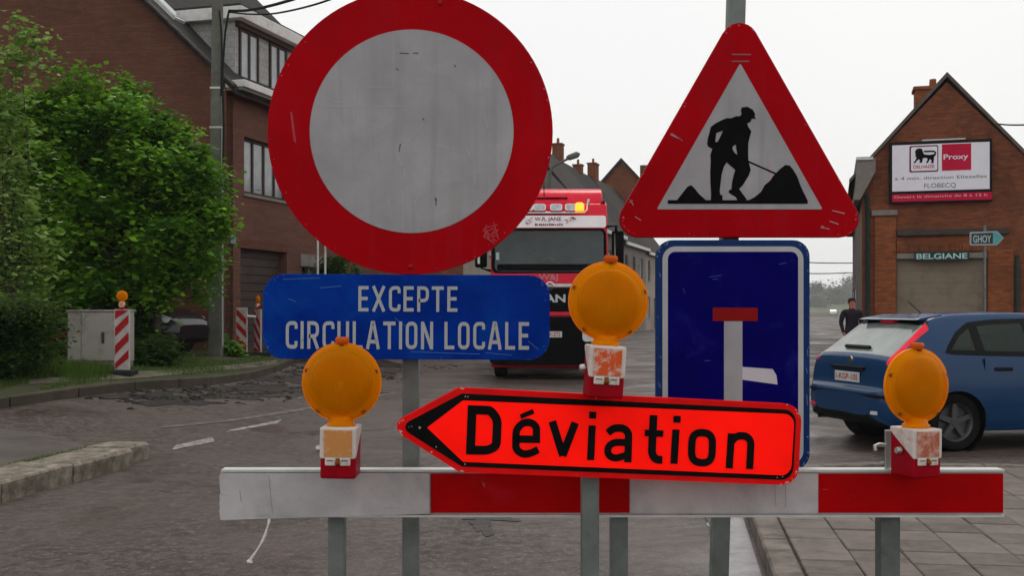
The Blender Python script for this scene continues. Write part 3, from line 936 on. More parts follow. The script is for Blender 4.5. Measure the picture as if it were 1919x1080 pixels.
# the gable wall faces the camera almost squarely: not at a right angle to the facade
GD = F1.I.to_3x3() @ Vector((-1, 0.06, 0)).normalized()
gdx, gdy = GD.x, GD.y
WID = 10.0
PITCH = 0.97
def gp(s_, z, back=0.0): return (gdx * s_ + 0.0 + back, gdy * s_, z)
loop = [(0.0, -0.6), (WID, -0.6), (WID, HB), (WID / 2, HB + WID / 2 * PITCH), (0.0, HB)]
tris = tessellate_polygon([[Vector((p[0], p[1], 0)) for p in loop]])
mb = MB()
n5 = len(loop)
mb.add([gp(p[0], p[1], -0.003) for p in loop] + [gp(p[0], p[1], 0.27) for p in loop], [tuple(t) for t in tris] + [tuple(i + n5 for i in reversed(t)) for t in tris] + [(i, (i + 1) % n5, (i + 1) % n5 + n5, i + n5) for i in range(n5)])
gw = mb.build('gable_wall', M_BRICK_BROWN, h1)
gu = gw.data.uv_layers[0].data                       # run the courses along the wall itself
for li, lo in enumerate(gw.data.loops):
    c = gw.data.vertices[lo.vertex_index].co
    gu[li].uv = (c.x * gdx + c.y * gdy, c.z)
# roof: two slopes from the raked gable edge to the far end
def rpt(x, y, up): 
    """point on the roof; y = distance from the facade along the gable direction"""
    return None
def slope_z(yl): return HB + min(yl, WID - yl) * PITCH * 1.0
mb = MB()
def rv(s_, end, dz):
    x = gdx * s_ - 0.14 if end == 0 else LH
    return (x, gdy * s_, HB + min(s_, WID - s_) * PITCH + dz)
ss = [-0.3, WID / 2, WID + 0.3]
pts = []
for dz in (0.02, 0.17):
    for end in (0, 1):
        for s_ in ss:
            p = rv(s_, end, dz)
            pts.append(p)
mb.add(pts, [(0, 1, 4, 3), (1, 2, 5, 4), (6, 9, 10, 7), (7, 10, 11, 8), (0, 6, 7, 1), (1, 7, 8, 2), (3, 4, 10, 9), (4, 5, 11, 10), (0, 3, 9, 6), (2, 8, 11, 5)])
roof1 = mb.build('roof', M_ROOF, h1)
M_VERGEBOARD = mat('rake_tiles', (0.055, 0.048, 0.045), 0.8, var=0.35, scale=8, bump=0.3)
for q in range(22):                                   # verge tiles overlapping down the rake
    s_ = -0.28 + q * 0.24
    p, r_ = Vector(rv(s_, 0, 0.18)), Vector(rv(s_ + 0.27, 0, 0.165))
    d = (r_ - p)
    up = Vector((0, 0, 0.022))
    MB().obox((p + r_) / 2 + Vector((-0.02, 0, 0.0)), d / 2, Vector((0.11, 0, 0)), up).build('verge_tile', M_VERGEBOARD, roof1, uv=False)
# boxed white eaves
MB().box(-0.02, LH, -0.46, 0.02, HB - 0.10, HB + 0.06).build('eaves_board', M_FRAME_WHITE, h1, bevel=0.015)
MB().box(0.0, LH, -0.40, -0.004, HB - 0.16, HB - 0.104).build('soffit', M_STONE, h1)
# rooflights
for (s0, s1, x0, x1) in ((1.35, 1.95, 0.32, 0.72), (2.05, 2.5, 0.6, 1.0)):
    def rr(s_, x, dz): return Vector((x + gdx * s_, gdy * s_, HB + s_ * PITCH + dz))
    c = (rr(s0, x0, 0.2) + rr(s1, x1, 0.2)) / 2
    ax = Vector(((x1 - x0) / 2, 0, 0)); ay = (rr(s1, x0, 0) - rr(s0, x0, 0)) / 2; az = ax.cross(ay).normalized() * 0.045
    sk = MB().obox(c, ax, ay, az).build('rooflight', M_FRAME_WHITE, roof1, uv=False)
    MB().obox(c + az * 1.1, ax * 0.85, ay * 0.85, az * 0.15).build('pane', M_PANE, sk, uv=False)
# dormer
dx0, dx1 = 0.72, 6.2
dz0, dz1 = HB + 0.12, 8.02
yf, yb = 0.22, 1.75
dm = MB().box(dx0, dx1, yf, yb + 0.6, dz0 - 0.1, dz1).build('dormer', M_CLAD, h1)
MB().box(dx0 - 0.22, dx1 + 0.2, yf - 0.30, yb + 0.9, dz1 + 0.002, dz1 + 0.27).build('fascia', M_FRAME_WHITE, dm, bevel=0.012)
MB().box(dx0 - 0.12, dx1 + 0.1, yf - 0.2, yb + 0.8, dz1 + 0.272, dz1 + 0.35).build('flat_roof', M_ROOF, dm)
MB().box(dx0 - 0.1, dx0 - 0.004, yf + 0.45, yf + 0.53, dz0, dz1 - 0.01).build('downpipe', M_STEEL, dm)
for (x0, x1) in ((dx0 + 0.16, dx0 + 1.02), (dx0 + 1.55, dx0 + 2.4), (dx0 + 2.9, dx0 + 3.8)):
    add_window(dm, x0, x1, dz0 + 0.1, dz1 - 0.12, yf - 0.045, [0.5], M_FRAME_BROWN, M_PANE)
MB().box(dx0 + 0.02, dx1, yf - 0.12, yf - 0.002, dz1 - 0.12, dz1 - 0.003).build('lintel_board', M_FRAME_BROWN, dm)
add_window(h1, *WIN, 0.10, [0.27, 0.52, 0.76], M_FRAME_BROWN, M_PANE, fw=0.07, sill=M_STONE)
# sectional garage door
M_GARAGE = mat('brown_garage_slat', (0.062, 0.048, 0.044), 0.55, var=0.15, scale=4)
gd = MB().box(GAR[0] + 0.004, GAR[1] - 0.004, 0.24, 0.27, GAR[2], GAR[3] - 0.004).build('garage_door', M_GARAGE, h1)
ns = 13
for q in range(ns):
    z0 = GAR[2] + (GAR[3] - GAR[2]) * q / ns
    MB().box(GAR[0] + 0.006, GAR[1] - 0.006, 0.20, 0.238, z0 + 0.008, z0 + (GAR[3] - GAR[2]) / ns - 0.004).build('slat', M_GARAGE, gd, bevel=0.006)
MB().box(GAR[0] - 0.1, GAR[1] + 0.1, -0.012, -0.003, GAR[3] + 0.003, GAR[3] + 0.2).build('lintel', M_BRICK_BROWN, h1)
d1 = MB().box(DOR[0] + 0.08, DOR[1] - 0.08, 0.2, 0.25, DOR[2], DOR[3] - 0.3).build('door', M_PANE_DARK, h1)
mb = MB().box(DOR[0] - 0.1, DOR[1] + 0.1, -0.03, 0.1, DOR[3] - 0.28, DOR[3] + 0.02).box(DOR[0] + 0.55, DOR[0] + 0.63, 0.1, 0.19, DOR[2], DOR[3] - 0.29)
mb.build('door_surround', M_STONE, h1)
MB().box(0.14, 0.34, -0.03, -0.004, 2.95, 3.13).build('house_number_plate', mat('enamel_plate', (0.2, 0.24, 0.35), 0.3), h1)
# further houses along the street
gl = 'terraced houses behind the lorry'
cfg = [(9.62, 16.0, 5.9, 8.7, 0, M_BRICK_DULL, M_ROOF, 'dull brick terraced house next to the brown corner house', [(3.0, 0.55, 0.6)]),
       (16.0, 23.5, 6.3, 9.3, 1, M_PLASTER[0], M_ROOF_GREY, 'cream plastered terraced house behind the lorry cab', [(4.8, 0.7, 0.7)]),
       (23.5, 31.0, 6.6, 10.6, 2, M_PLASTER[2], M_ROOF, 'tall pale house with dark roof and antenna beyond the lorry', [(6.9, 0.7, 0.8), (3.2, 0.7, 0.5)]),
       (31.0, 39.0, 6.3, 10.6, 3, M_PLASTER[1], M_ROOF_GREY, 'grey plastered house with broad grey chimney beyond the lorry', [(3.6, 1.1, 1.0)]),
       (39.0, 47.0, 6.2, 11.0, 4, M_PLASTER[3], M_ROOF_GREY, 'brownish rendered house right of the lorry cab', [(7.3, 0.7, 0.9)]),
       (47.0, 56.0, 5.9, 10.9, 5, M_PLASTER[1], M_ROOF, 'grey house with white framed ground-floor windows down the street', [(5.0, 0.6, 0.4)]),
       (56.0, 66.0, 5.7, 11.0, 6, M_PLASTER[0], M_ROOF_GREY, 'pale far house at the end of the terrace', [(0.9, 1.15, 1.0)])]
for t0, t1, ea, ri, i, wm, rm, lab, chm in cfg:
    L = t1 - t0
    ops = [(L * 0.08, L * 0.08 + 1.1, 0.95, 2.4), (L * 0.62, L * 0.62 + 1.5, 0.95, 2.4), (L * 0.1, L * 0.1 + 1.0, 3.6, 5.0), (L * 0.42, L * 0.42 + 1.0, 3.6, 5.0), (L * 0.74, L * 0.74 + 1.0, 3.6, 5.0)]
    row_house('terraced_house', lab, t0, t1, ea, ri, 8.0, wm, rm, ops, (L * 0.36, L * 0.36 + 0.95, 0.05, 2.3), gl, chm)
# a cross gable with dark red brick above the roofs
Fg = zframe(W(1165, 395, 88), R(-12))
cg = tag(empty('gabled_house', Fg.M), 'house with steep dark brick gable showing above the terrace roofs', 'house')
zg = -(W(1165, 395, 88).z)
ap = Fg.hit(1165, 302, 1).z
MB().prism([[(-1.9, zg), (2.0, zg), (2.0, ap - 2.2), (0, ap), (-1.9, ap - 2.1)]], 0, 6, 'y').build('wall', M_BRICK_DULL, cg)
MB().prism([[(-2.15, ap - 2.4), (0, ap), (2.25, ap - 2.45), (2.25, ap - 2.2), (0, ap + 0.25), (-2.15, ap - 2.15)]], -0.25, 6.2, 'y').build('roof', M_ROOF, cg)
MB().box(1.3, 2.1, 2, 2.7, ap - 2.4, ap - 0.1).build('chimney', M_BRICK_DULL, cg)

# ------------------------------------------------------------------ the gable building with the billboard
F2 = zframe(Vector((10.2, 32, 0)), -AL)
h2 = tag(empty('gable_building', F2.M), 'red brick gable building carrying the billboard above a beige garage door', 'building')
AX = F2.hit(1775, 145, 1)
BW = AX.x * 2 - 0.05
EV = F2.hit(1617, 318, 1).z
def fx(px, py=480): return F2.hit(px, py, 1).x
def fz(py, px=1760): return F2.hit(px, py, 1).z
GA = (fx(1681), fx(1850), -0.1, fz(474))
MB().prism([[(0, -0.2), (BW, -0.2), (BW, EV), (AX.x, AX.z - 0.12), (0, EV)], list(reversed(rect(*GA)))], 0, 0.3, 'y').build('front_wall', M_BRICK_DULL, h2)
MB().box(0.0, 0.3, 0.302, 9, -0.2, EV - 0.05).build('side_wall', M_PLASTER[3], h2)
MB().box(BW - 0.3, BW, 0.302, 9, -0.2, EV - 0.05).build('side_wall', M_BRICK_DULL, h2)
sl = (AX.z - EV) / AX.x
rf2 = MB().prism([[(-0.35, EV - 0.35 * sl), (AX.x, AX.z), (BW + 0.35, EV - 0.35 * sl), (BW + 0.35, EV - 0.35 * sl + 0.1), (AX.x, AX.z + 0.12), (-0.35, EV - 0.35 * sl + 0.1)]], 0.05, 9, 'x' if False else 'y').build('roof', M_ROOF_GREY, h2)
mb = MB().prism([[(-0.36, EV - 0.36 * sl + 0.0), (AX.x, AX.z + 0.02), (BW + 0.36, EV - 0.36 * sl + 0.0), (BW + 0.36, EV - 0.36 * sl + 0.125), (AX.x, AX.z + 0.15), (-0.36, EV - 0.36 * sl + 0.125)]], -0.08, 0.045, 'y')
mb.build('rake_coping', mat('weathered_coping', (0.12, 0.10, 0.085), 0.85, var=0.3, scale=3), h2)
mb = MB().prism([[(fx(1606, 330), fz(297)), (fx(1641, 330), fz(293)), (fx(1641, 330), fz(318)), (fx(1612, 330), fz(372)), (fx(1601, 330), fz(372))]], -0.25, 9, 'y')
mb.build('eaves_box', M_STONE, h2)
MB().box(fx(1606, 330) - 0.02, fx(1636, 330), -0.3, 9, fz(297) + 0.004, fz(291)).build('gutter', M_FRAME_WHITE, h2)
# chimney behind the ridge on the left slope
c0 = F2.hit(1716, 168, 1, 3.5); c1 = F2.hit(1752, 168, 1, 3.5)
ch = MB().box(c0.x, c1.x + 0.1, 3.5, 4.3, AX.z - 2.2, c0.z).box(c0.x - 0.06, c1.x + 0.1, 3.44, 4.36, c0.z + 0.002, c0.z + 0.1).build('chimney', M_BRICK_ORANGE, rf2)
cpot = F2.hit(1752, 146, 1, 3.7)
MB().lathe([(0.12, c0.z + 0.1), (0.10, cpot.z), (0, cpot.z)], 10, (c1.x - 0.02, 3.9, 0)).build('chimney_pot', M_BRICK_ORANGE, rf2)
# pilasters, ledges and string course
MB().box(fx(1640), fx(1679), -0.07, -0.003, -0.1, fz(403)).build('pilaster', M_BRICK_ORANGE, h2)
MB().box(fx(1852), fx(1899), -0.07, -0.003, -0.1, fz(470)).build('pilaster', M_BRICK_ORANGE, h2)
MB().box(fx(1634), fx(1682), -0.13, -0.075 + 0.07, fz(402), fz(392)).build('ledge', M_STONE, h2, bevel=0.01)
MB().box(fx(1682), fx(1890), -0.12, -0.003, fz(441), fz(430)).build('string_course', mat('dark_stone', (0.06, 0.052, 0.045), 0.85, var=0.3), h2, bevel=0.01)
MB().box(fx(1681), fx(1858), -0.02, -0.003, fz(472), fz(445)).build('brick_band', M_BRICK_ORANGE, h2)
nb = 26
for q in range(nb):                                       # soldier course above the door
    x0 = GA[0] + (GA[1] - GA[0]) * q / nb
    MB().box(x0 + 0.006, x0 + (GA[1] - GA[0]) / nb - 0.006, -0.045, -0.022, fz(471), fz(459)).build('brick', M_BRICK_ORANGE if q % 3 else M_BRICK_DULL, h2)
MB().box(GA[0], GA[1], -0.02, 0.14, GA[3] - 0.16, GA[3] - 0.004).build('lintel', M_STONE, h2)
M_SHUT = mat('beige_shutter', (0.23, 0.19, 0.14), 0.6, var=0.08, scale=2, dirt=(0.15, 0.125, 0.09), dirt_amt=0.3, dscale=1.5)
sh = MB().box(GA[0] + 0.002, GA[1] - 0.002, 0.2, 0.24, GA[2], GA[3] - 0.165).build('garage_door', M_SHUT, h2)
for q in range(9):
    z0 = GA[2] + (GA[3] - 0.17 - GA[2]) * q / 9
    MB().box(GA[0] + 0.01, GA[1] - 0.01, 0.182, 0.198, z0 + 0.003, z0 + (GA[3] - 0.17 - GA[2]) / 9 - 0.003).build('panel', M_SHUT, sh)
M_PIPE = mat('dark_green_pipe', (0.02, 0.045, 0.04), 0.5, var=0.2)
MB().tube([(fx(1906), -0.09, -0.1), (fx(1906), -0.09, fz(480))], 0.055, 10).build('downpipe', M_PIPE, h2, smooth=40)
MB().tube([(fx(1626), -0.09, -0.1), (fx(1626), -0.09, fz(372)), (fx(1622), -0.2, fz(362))], 0.06, 10).build('downpipe', M_PIPE, h2, smooth=40)
# "BELGIANE" plate over the door
x0, x1, z0, z1 = fx(1714), fx(1816), fz(489), fz(472)
bs_ = tag(empty('name_plate', F2.M), 'small dark plate with pale letters BELGIANE over the beige door', 'sign')
MB().box(x0, x1, -0.10, -0.048, z0, z1).build('plate', mat('dark_teal_plate', (0.02, 0.05, 0.05), 0.4), bs_)
text_mb('BELGIANE', x0 + 0.05, x1 - 0.05, z0 + 0.05, z1 - 0.05, lambda x, z: (x, -0.103, z), 0.02).build('lettering', mat('pale_teal', (0.45, 0.62, 0.58), 0.5), bs_)
# billboard
bb = tag(empty('billboard', F2.M), 'white shop billboard with lion logo and red squares on the brick gable', 'billboard')
by = -0.14
def B(cx, cy, y=by - 0.05):
    p = F2.hit(1660 + cx / 7.714, 250 + cy / 7.714, 1, y); return p
o0, o1 = B(50, 1015), B(1545, 70)
MB().box(o0.x, o1.x, by - 0.04, -0.004, o0.z, o1.z).build('frame', mat('black_frame', (0.008, 0.008, 0.009), 0.5), bb, bevel=0.015)
p0, p1 = B(100, 985), B(1505, 110)
def bq(name, cx0, cx1, cy0, cy1, m_, dy, rad=0):
    a, b = B(cx0, cy1), B(cx1, cy0)
    lp_ = rrect(a.x, b.x, a.z, b.z, rad) if rad else rect(a.x, b.x, a.z, b.z)
    return MB().prism([lp_], by - 0.04 - dy, by - 0.04 - dy + 0.004, 'y').build(name, m_, bb)
M_BBW = mat('billboard_white', (0.76, 0.75, 0.82), 0.45, var=0.05, scale=3)
M_BBR = mat('billboard_red', (0.50, 0.006, 0.045), 0.45, var=0.08, scale=3)
M_BBG = mat('billboard_grey_text', (0.16, 0.14, 0.16), 0.5)
M_BBP = mat('billboard_pink_text', (0.72, 0.45, 0.50), 0.5)
bq('white_field', 97, 1505, 118, 842, M_BBW, 0.006)
bq('red_band', 97, 1540, 844, 990, M_BBR, 0.006)
bq('logo_border', 345, 762, 165, 565, mat('logo_maroon', (0.16, 0.03, 0.06), 0.5), 0.012, 0.05)
bq('logo_field', 368, 748, 185, 545, M_BBW, 0.018, 0.045)
bq('red_square', 815, 1238, 140, 540, M_BBR, 0.012)
lion = [(425, 270), (440, 235), (480, 215), (525, 222), (540, 270), (560, 305), (640, 310), (690, 300), (700, 340), (697, 400), (690, 430), (655, 430), (668, 392), (640, 370), (622, 410), (600, 432), (585, 425), (608, 380), (598, 352), (540, 358), (528, 422), (488, 426), (500, 390), (480, 372), (450, 398), (432, 428), (402, 426), (430, 390), (450, 352), (430, 330), (435, 300)]
tail = [(688, 306), (712, 290), (698, 268), (560, 272), (552, 250), (702, 246), (732, 272), (726, 312), (702, 336)]
mb = MB()
for pl in (lion, tail):
    q = [(B(*p).x, B(*p).z) for p in pl]
    mb.prism([q], by - 0.068, by - 0.06, 'y')
mb.build('lion_logo', M_BLACK, bb)
def bt(s_, cx0, cx1, cy0, cy1, m_, dy, cap=None, emb=0.0):
    a, b = B(cx0, cy1), B(cx1, cy0)
    text_mb(s_, a.x, b.x, a.z, b.z, lambda x, z: (x, by - 0.04 - dy, z), emb, cap).build('lettering', m_, bb)
bt('DELHAIZE', 400, 706, 452, 508, M_BBR, 0.0225, emb=0.015)
bt('Proxy', 838, 1196, 290, 378, M_BBW, 0.0165, 'P', 0.012)
bt('à 4 min. direction Ellezelles', 135, 1465, 592, 678, M_BBG, 0.0105, 'E')
bt('FLOBECQ', 558, 1018, 712, 790, M_BBG, 0.0105, 'F')
bt('Ouvert le dimanche de 8 à 12 h', 120, 1470, 868, 940, M_BBP, 0.0105, 'O')
MB().box(o0.x + 0.9, o1.x - 0.7, by - 0.02, by + 0.06, o1.z + 0.01, o1.z + 0.05).build('lamp_rail', M_STEEL, bb)
# arrow sign on a post before the right pier
Fa = signframe(W(1850, 447, 29), R(-8))
ar = tag(empty('direction_sign', Fa.M), 'grey arrow sign reading GHOY before the brick gable building', 'sign')
def A2(p): return Fa.hit2(p)
out_ = A2([(1818, 460), (1818, 435), (1869, 433), (1882, 446), (1869, 460)])
MB().prism([rpoly(out_, [0.03, 0.03, 0.02, 0.02, 0.02])], -0.03, 0, 'z').build('plate', mat('pale_sign_grey', (0.32, 0.36, 0.36), 0.4), ar)
inn = A2([(1821, 457), (1821, 438), (1866, 436), (1866, 457)])
MB().prism([inn], 0.001, 0.006, 'z').build('field', mat('green_grey_sign', (0.035, 0.055, 0.052), 0.4), ar)
tt = A2([(1824, 455), (1858, 441)])
text_mb('GHOY', tt[0][0], tt[1][0], tt[0][1], tt[1][1], lambda x, y: (x, y, 0.009), 0.02).build('lettering', mat('pale_letter', (0.42, 0.5, 0.5), 0.5), ar)
arr = A2([(1861, 457), (1861, 436), (1868, 435), (1880, 446), (1868, 458)])
MB().prism([arr], 0.007, 0.012, 'z').build('arrow_head', mat('arrow_teal', (0.10, 0.34, 0.34), 0.4), ar)
pp = W(1846, 447, 29.06)
MB().tube([(pp.x, pp.y, 0.0), (pp.x, pp.y, pp.z + 0.35)], 0.035, 10).build('sign_post', M_GALV, smooth=40)
tag(bpy.data.objects['sign_post'], 'thin grey post carrying the GHOY arrow sign', 'post')
# building further down on the right-hand side, blotchy side wall
F3 = zframe(Vector((10.35, 32, 0)) + SD * 9.05, math.pi / 2 - AL)
h3 = tag(empty('old_house', F3.M), 'old house with blotchy peeling wall behind the gable building', 'house')
M_BLOTCH = mat('peeling_wall', (0.26, 0.23, 0.20), 0.9, var=0.3, scale=1.5, dirt=(0.07, 0.05, 0.045), dirt_amt=0.75, dscale=0.9, bump=0.3, bscale=8)
MB().box(0, 16, -7, -0.0, -0.2, 5.2).build('wall', M_BLOTCH, h3)
MB().prism([[(-7.2, 5.2), (0.3, 5.2), (-3.5, 8.2)]], 0.01, 16, 'x').build('roof', M_ROOF_GREY, h3)
for x in (2, 5, 9, 13):
    w = MB().box(x, x + 1.0, 0.002, 0.05, 1.0, 2.4).build('window', M_FRAME_BROWN, h3)
    MB().box(x + 0.08, x + 0.92, 0.051, 0.056, 1.08, 2.32).build('pane', M_PANE_DARK, w)

# ------------------------------------------------------------------ signs in the foreground
def scratches(F, parent, segs, m_, c, w=0.0016, name='scratches'):
    mb = MB()
    for (x0, y0, x1, y1) in segs:
        a, b = Vector(F.hit(x0, y0, 2, c)), Vector(F.hit(x1, y1, 2, c))
        d = (b - a); 
        if d.length < 1e-5: continue
        nn = Vector((-d.y, d.x, 0)).normalized() * w
        mb.add([a - nn * 0.4, b - nn, b + nn * 0.5, a + nn], [(0, 1, 2, 3)])
    return tag(mb.build(name, m_, parent, uv=False), kind='stuff')

def chips(parent, loop, c, n, size, m_, seed, inset=0.004, name='paint_chips'):
    """little bare spots knocked out of a painted rim"""
    rnd = random.Random(seed)
    mb = MB()
    L = len(loop)
    for _ in range(n):
        i = rnd.randrange(L)
        a, b = Vector(loop[i]), Vector(loop[(i + 1) % L])
        p = a + (b - a) * rnd.random()
        cen = sum((Vector(q) for q in loop), Vector((0, 0))) / L
        p += (cen - p).normalized() * rnd.uniform(0.001, inset * 2)
        r_ = size * rnd.uniform(0.4, 1.3)
        k = rnd.randint(4, 6)
        mb.add([(p.x + r_ * rnd.uniform(.5, 1.3) * math.cos(6.283 * j / k), p.y + r_ * rnd.uniform(.5, 1.3) * math.sin(6.283 * j / k), c) for j in range(k)], [tuple(range(k))])
    return tag(mb.build(name, m_, parent, uv=False), kind='stuff')

def clamps(parent, x, ys_, back, w=0.03):
    for y in ys_:
        MB().box(x - w, x + w, y - 0.016, y + 0.016, back - 0.055, back - 0.0225).build('clamp', M_STEEL, parent, bevel=0.003)

# round sign closed to all traffic
Fr = signframe(W(769, 247, 2.75))
rs = tag(empty('round_sign', Fr.M), 'round road sign, red ring around a scratched grey white disc', 'traffic sign')
rc, rr_ = (0, 0), 267.5 * 2.75 / FPX
ro = circle(0, 0, rr_)
MB().prism([ro], -0.022, 0, 'z').build('plate', M_SIGN_RED, rs, bevel=0.004)
MB().prism([circle(0, 0, rr_ - 0.005), list(reversed(circle(0, 0, rr_ - 0.020)))], -0.030, -0.0225, 'z').build('folded_rim', M_BACK, rs)
wc = Fr.hit(772, 246)
wr = 191 * 2.75 / FPX
MB().prism([circle(wc.x, wc.y, wr)], 0.0005, 0.0016, 'z').build('white_disc', M_SIGN_GREY, rs)
def cr(cx, cy): return (480 + cx / 2.0776, cy / 2.0776)
sg = []
for a, b, c, d in [(385, 335, 380, 460), (415, 338, 530, 338), (490, 345, 530, 345), (532, 315, 532, 340), (480, 378, 515, 392), (620, 305, 662, 312), (885, 280, 884, 430), (888, 440, 903, 495), (650, 478, 612, 535), (610, 535, 565, 575), (545, 600, 575, 650), (578, 655, 578, 690), (572, 740, 570, 890), (515, 770, 518, 805), (612, 745, 645, 755), (630, 755, 618, 800), (250, 412, 380, 416), (420, 412, 600, 414), (700, 560, 770, 580), (820, 575, 832, 605), (850, 675, 855, 720), (300, 395, 350, 400), (640, 205, 630, 240), (520, 770, 540, 768), (690, 590, 640, 600)]:
    p, q = cr(a, b), cr(c, d)
    sg.append((*p, *q))
scratches(Fr, rs, sg, mat('light_scratch', (0.41, 0.40, 0.41), 0.5), 0.0021, 0.0012)
dk = []
for a, b in [(550, 268), (775, 255), (651, 463), (700, 775)]:
    p = cr(a, b); dk.append((p[0] - 2, p[1] - 1.5, p[0] + 2.5, p[1] + 2))
for a, b, c, d in [(560, 206, 595, 207), (612, 206, 632, 205), (700, 770, 702, 800), (558, 590, 562, 560)]:
    dk.append((*cr(a, b), *cr(c, d)))
scratches(Fr, rs, dk, mat('dark_mark', (0.07, 0.06, 0.06), 0.6), 0.0023, 0.0014, 'dark_marks')
scratches(Fr, rs, [(545 + 2 * i, 210, 552 + i * 3, 265 + 3 * i) for i in range(2)] + [(905 + random.uniform(0, 30), 415 + random.uniform(0, 40), 908 + random.uniform(0, 30), 417 + random.uniform(0, 40)) for _ in range(16)], mat('pale_red_scratch', (0.5, 0.10, 0.12), 0.5), 0.0010, 0.001, 'red_scratches')
chips(rs, ro, 0.0006, 26, 0.0016, mat('pink_chip', (0.55, 0.25, 0.28), 0.5), 5, 0.006)
b0 = Fr.hit(825, 8)
for (px, py) in ((825, 5), (770, 500)):
    b0 = Fr.hit(px, py)
    MB().lathe([(0.006, 0.0005), (0.006, 0.003), (0.003, 0.005), (0, 0.005)], 12, (b0.x, b0.y, 0)).build('bolt', mat('red_bolt', (0.30, 0.01, 0.015), 0.4), rs, smooth=40)
b0 = Fr.hit(671, 500)
clamps(rs, Fr.hit(771, 240).x, [-0.15, 0.15], -0.008)
# the blue text panel below it
Fe = signframe(W(762, 594, 2.75), 0, R(0.25))
ex = tag(empty('text_panel', Fe.M), 'blue text panel EXCEPTE CIRCULATION LOCALE under the round sign', 'traffic sign')
ep = Fe.hit2([(493, 673), (1031, 516)])
eo = rrect(ep[0][0], ep[1][0], ep[0][1], ep[1][1], 0.052)
MB().prism([eo], -0.022, 0, 'z').build('plate', M_SIGN_BLUE, ex, bevel=0.006, seg=3)
for (s_, x0, x1, y0, y1) in (('EXCEPTE', 672, 858, 537, 584), ('CIRCULATION LOCALE', 536, 992, 604, 654)):
    a, b = Fe.hit(x0, y1), Fe.hit(x1, y0)
    sign_text(s_, a.x, b.x, a.y, b.y, 0.0015).build('lettering', worn_paint_mat('worn_letter', (0.40, 0.43, 0.44), (0.10, 0.15, 0.25), 0.58, 0.72, 45), ex)
chips(ex, eo, 0.0008, 60, 0.0011, mat('blue_chip', (0.16, 0.23, 0.34), 0.5), 8, 0.006)
scratches(Fe, ex, [(600, 540, 640, 536), (540, 560, 556, 566), (770, 660, 900, 664), (910, 662, 960, 666), (530, 524, 600, 521), (740, 596, 760, 612), (990, 640, 1010, 655)], mat('blue_scratch', (0.05, 0.13, 0.34), 0.5), 0.001, 0.0012)
clamps(ex, Fe.hit(771, 590).x, [0.03], -0.008)
def base_plate(mb, x, y):
    return mb
def post(label, path, w, base=True):
    """square galvanised tube standing in a rubber foot"""
    p0, p1 = Vector(path[0]), Vector(path[-1])
    e = tag(empty('sign_post', loc=(p0.x, p0.y, 0)), label, 'post')
    ax = (p1 - p0).normalized()
    u = Vector((1, 0, 0)); u = (u - ax * u.dot(ax)).normalized()
    v = ax.cross(u)
    off = Vector((p0.x, p0.y, 0))
    MB().obox((p0 + p1) / 2 - off, u * w / 2, v * w / 2, (p1 - p0) / 2).build('tube', M_GALV, e, bevel=0.004)
    MB().obox(p1 - off + ax * 0.003, u * w * 0.52, v * w * 0.52, ax * 0.0028).build('end_cap', M_RUBBER, e)
    f = MB().box(-0.30, 0.30, -0.2, 0.2, 0.002, 0.075).box(-0.2, 0.2, -0.12, 0.12, 0.075, 0.12)
    f.build('rubber_foot', M_RUBBER, e, bevel=0.015)
    return e
yp = 2.75 + 0.064 + 0.021
a, b = W(771, 1080, yp), W(771, 20, yp)
post('galvanised post carrying the round sign and the blue text panel', [(a.x, yp, 0.09), (a.x, yp, b.z)], 31 * yp / FPX)

# triangular roadworks sign and dead-end sign on a leaning post
YT = 3.0
Ft = signframe(W(1387, 250, YT))
tr = tag(empty('warning_sign', Ft.M), 'triangular roadworks warning sign with black digging workman', 'traffic sign')
k_ = YT / FPX
to = rpoly(Ft.hit2([(1387, 6), (1136.5, 445), (1636, 445)]), 35 * k_)
MB().prism([to], -0.022, 0, 'z').build('plate', M_SIGN_RED, tr, bevel=0.004)
ti = rpoly(Ft.hit2([(1387.5, 118), (1231, 392.5), (1542, 392.5)]), 0.003, 3)
MB().prism([ti], 0.0005, 0.0015, 'z').build('white_field', M_SIGN_GREY, tr)
def ct(pts): return Ft.hit2([(1260 + x / 4.911, 180 + y / 4.911) for x, y in pts])
man = [(640, 105), (690, 98), (740, 125), (762, 165), (758, 190), (770, 210), (735, 207), (715, 240), (690, 250), (700, 285), (728, 325), (712, 380), (700, 430), (698, 520), (700, 590), (712, 640), (722, 680), (705, 730), (680, 770), (650, 820), (615, 855), (640, 890), (680, 945), (688, 962), (600, 962), (585, 930), (550, 910), (518, 885), (525, 865), (545, 860), (550, 800), (565, 730), (580, 680), (545, 650), (500, 610), (475, 650), (455, 720), (445, 800), (437, 870), (440, 905), (462, 915), (462, 962), (355, 962), (358, 900), (352, 800), (350, 700), (355, 600), (352, 540), (370, 485), (330, 465), (322, 440), (328, 390), (345, 330), (355, 285), (400, 250), (460, 220), (500, 203), (540, 205), (590, 185), (625, 185), (638, 165), (632, 130)]
hole1 = [(405, 340), (395, 425), (420, 420), (445, 370), (468, 318)]
hole2 = [(555, 465), (555, 490), (575, 525), (600, 540), (590, 490), (585, 445)]
heap = [(705, 958), (760, 930), (820, 880), (850, 820), (900, 780), (930, 735), (960, 705), (1000, 665), (1040, 635), (1080, 640), (1110, 675), (1150, 740), (1170, 800), (1200, 870), (1225, 920), (1243, 958)]
heap2 = [(45, 958), (90, 900), (140, 835), (175, 820), (205, 850), (250, 905), (310, 958)]
spade = [(690, 590), (955, 708), (950, 722), (690, 606)]
gl_ = [(-40, 958.5), (1246, 958.5), (1246, 992), (-40, 992)]
mb = MB()
mb.prism([ct(man), ct(hole1), ct(hole2)], 0.0017, 0.0026, 'z')
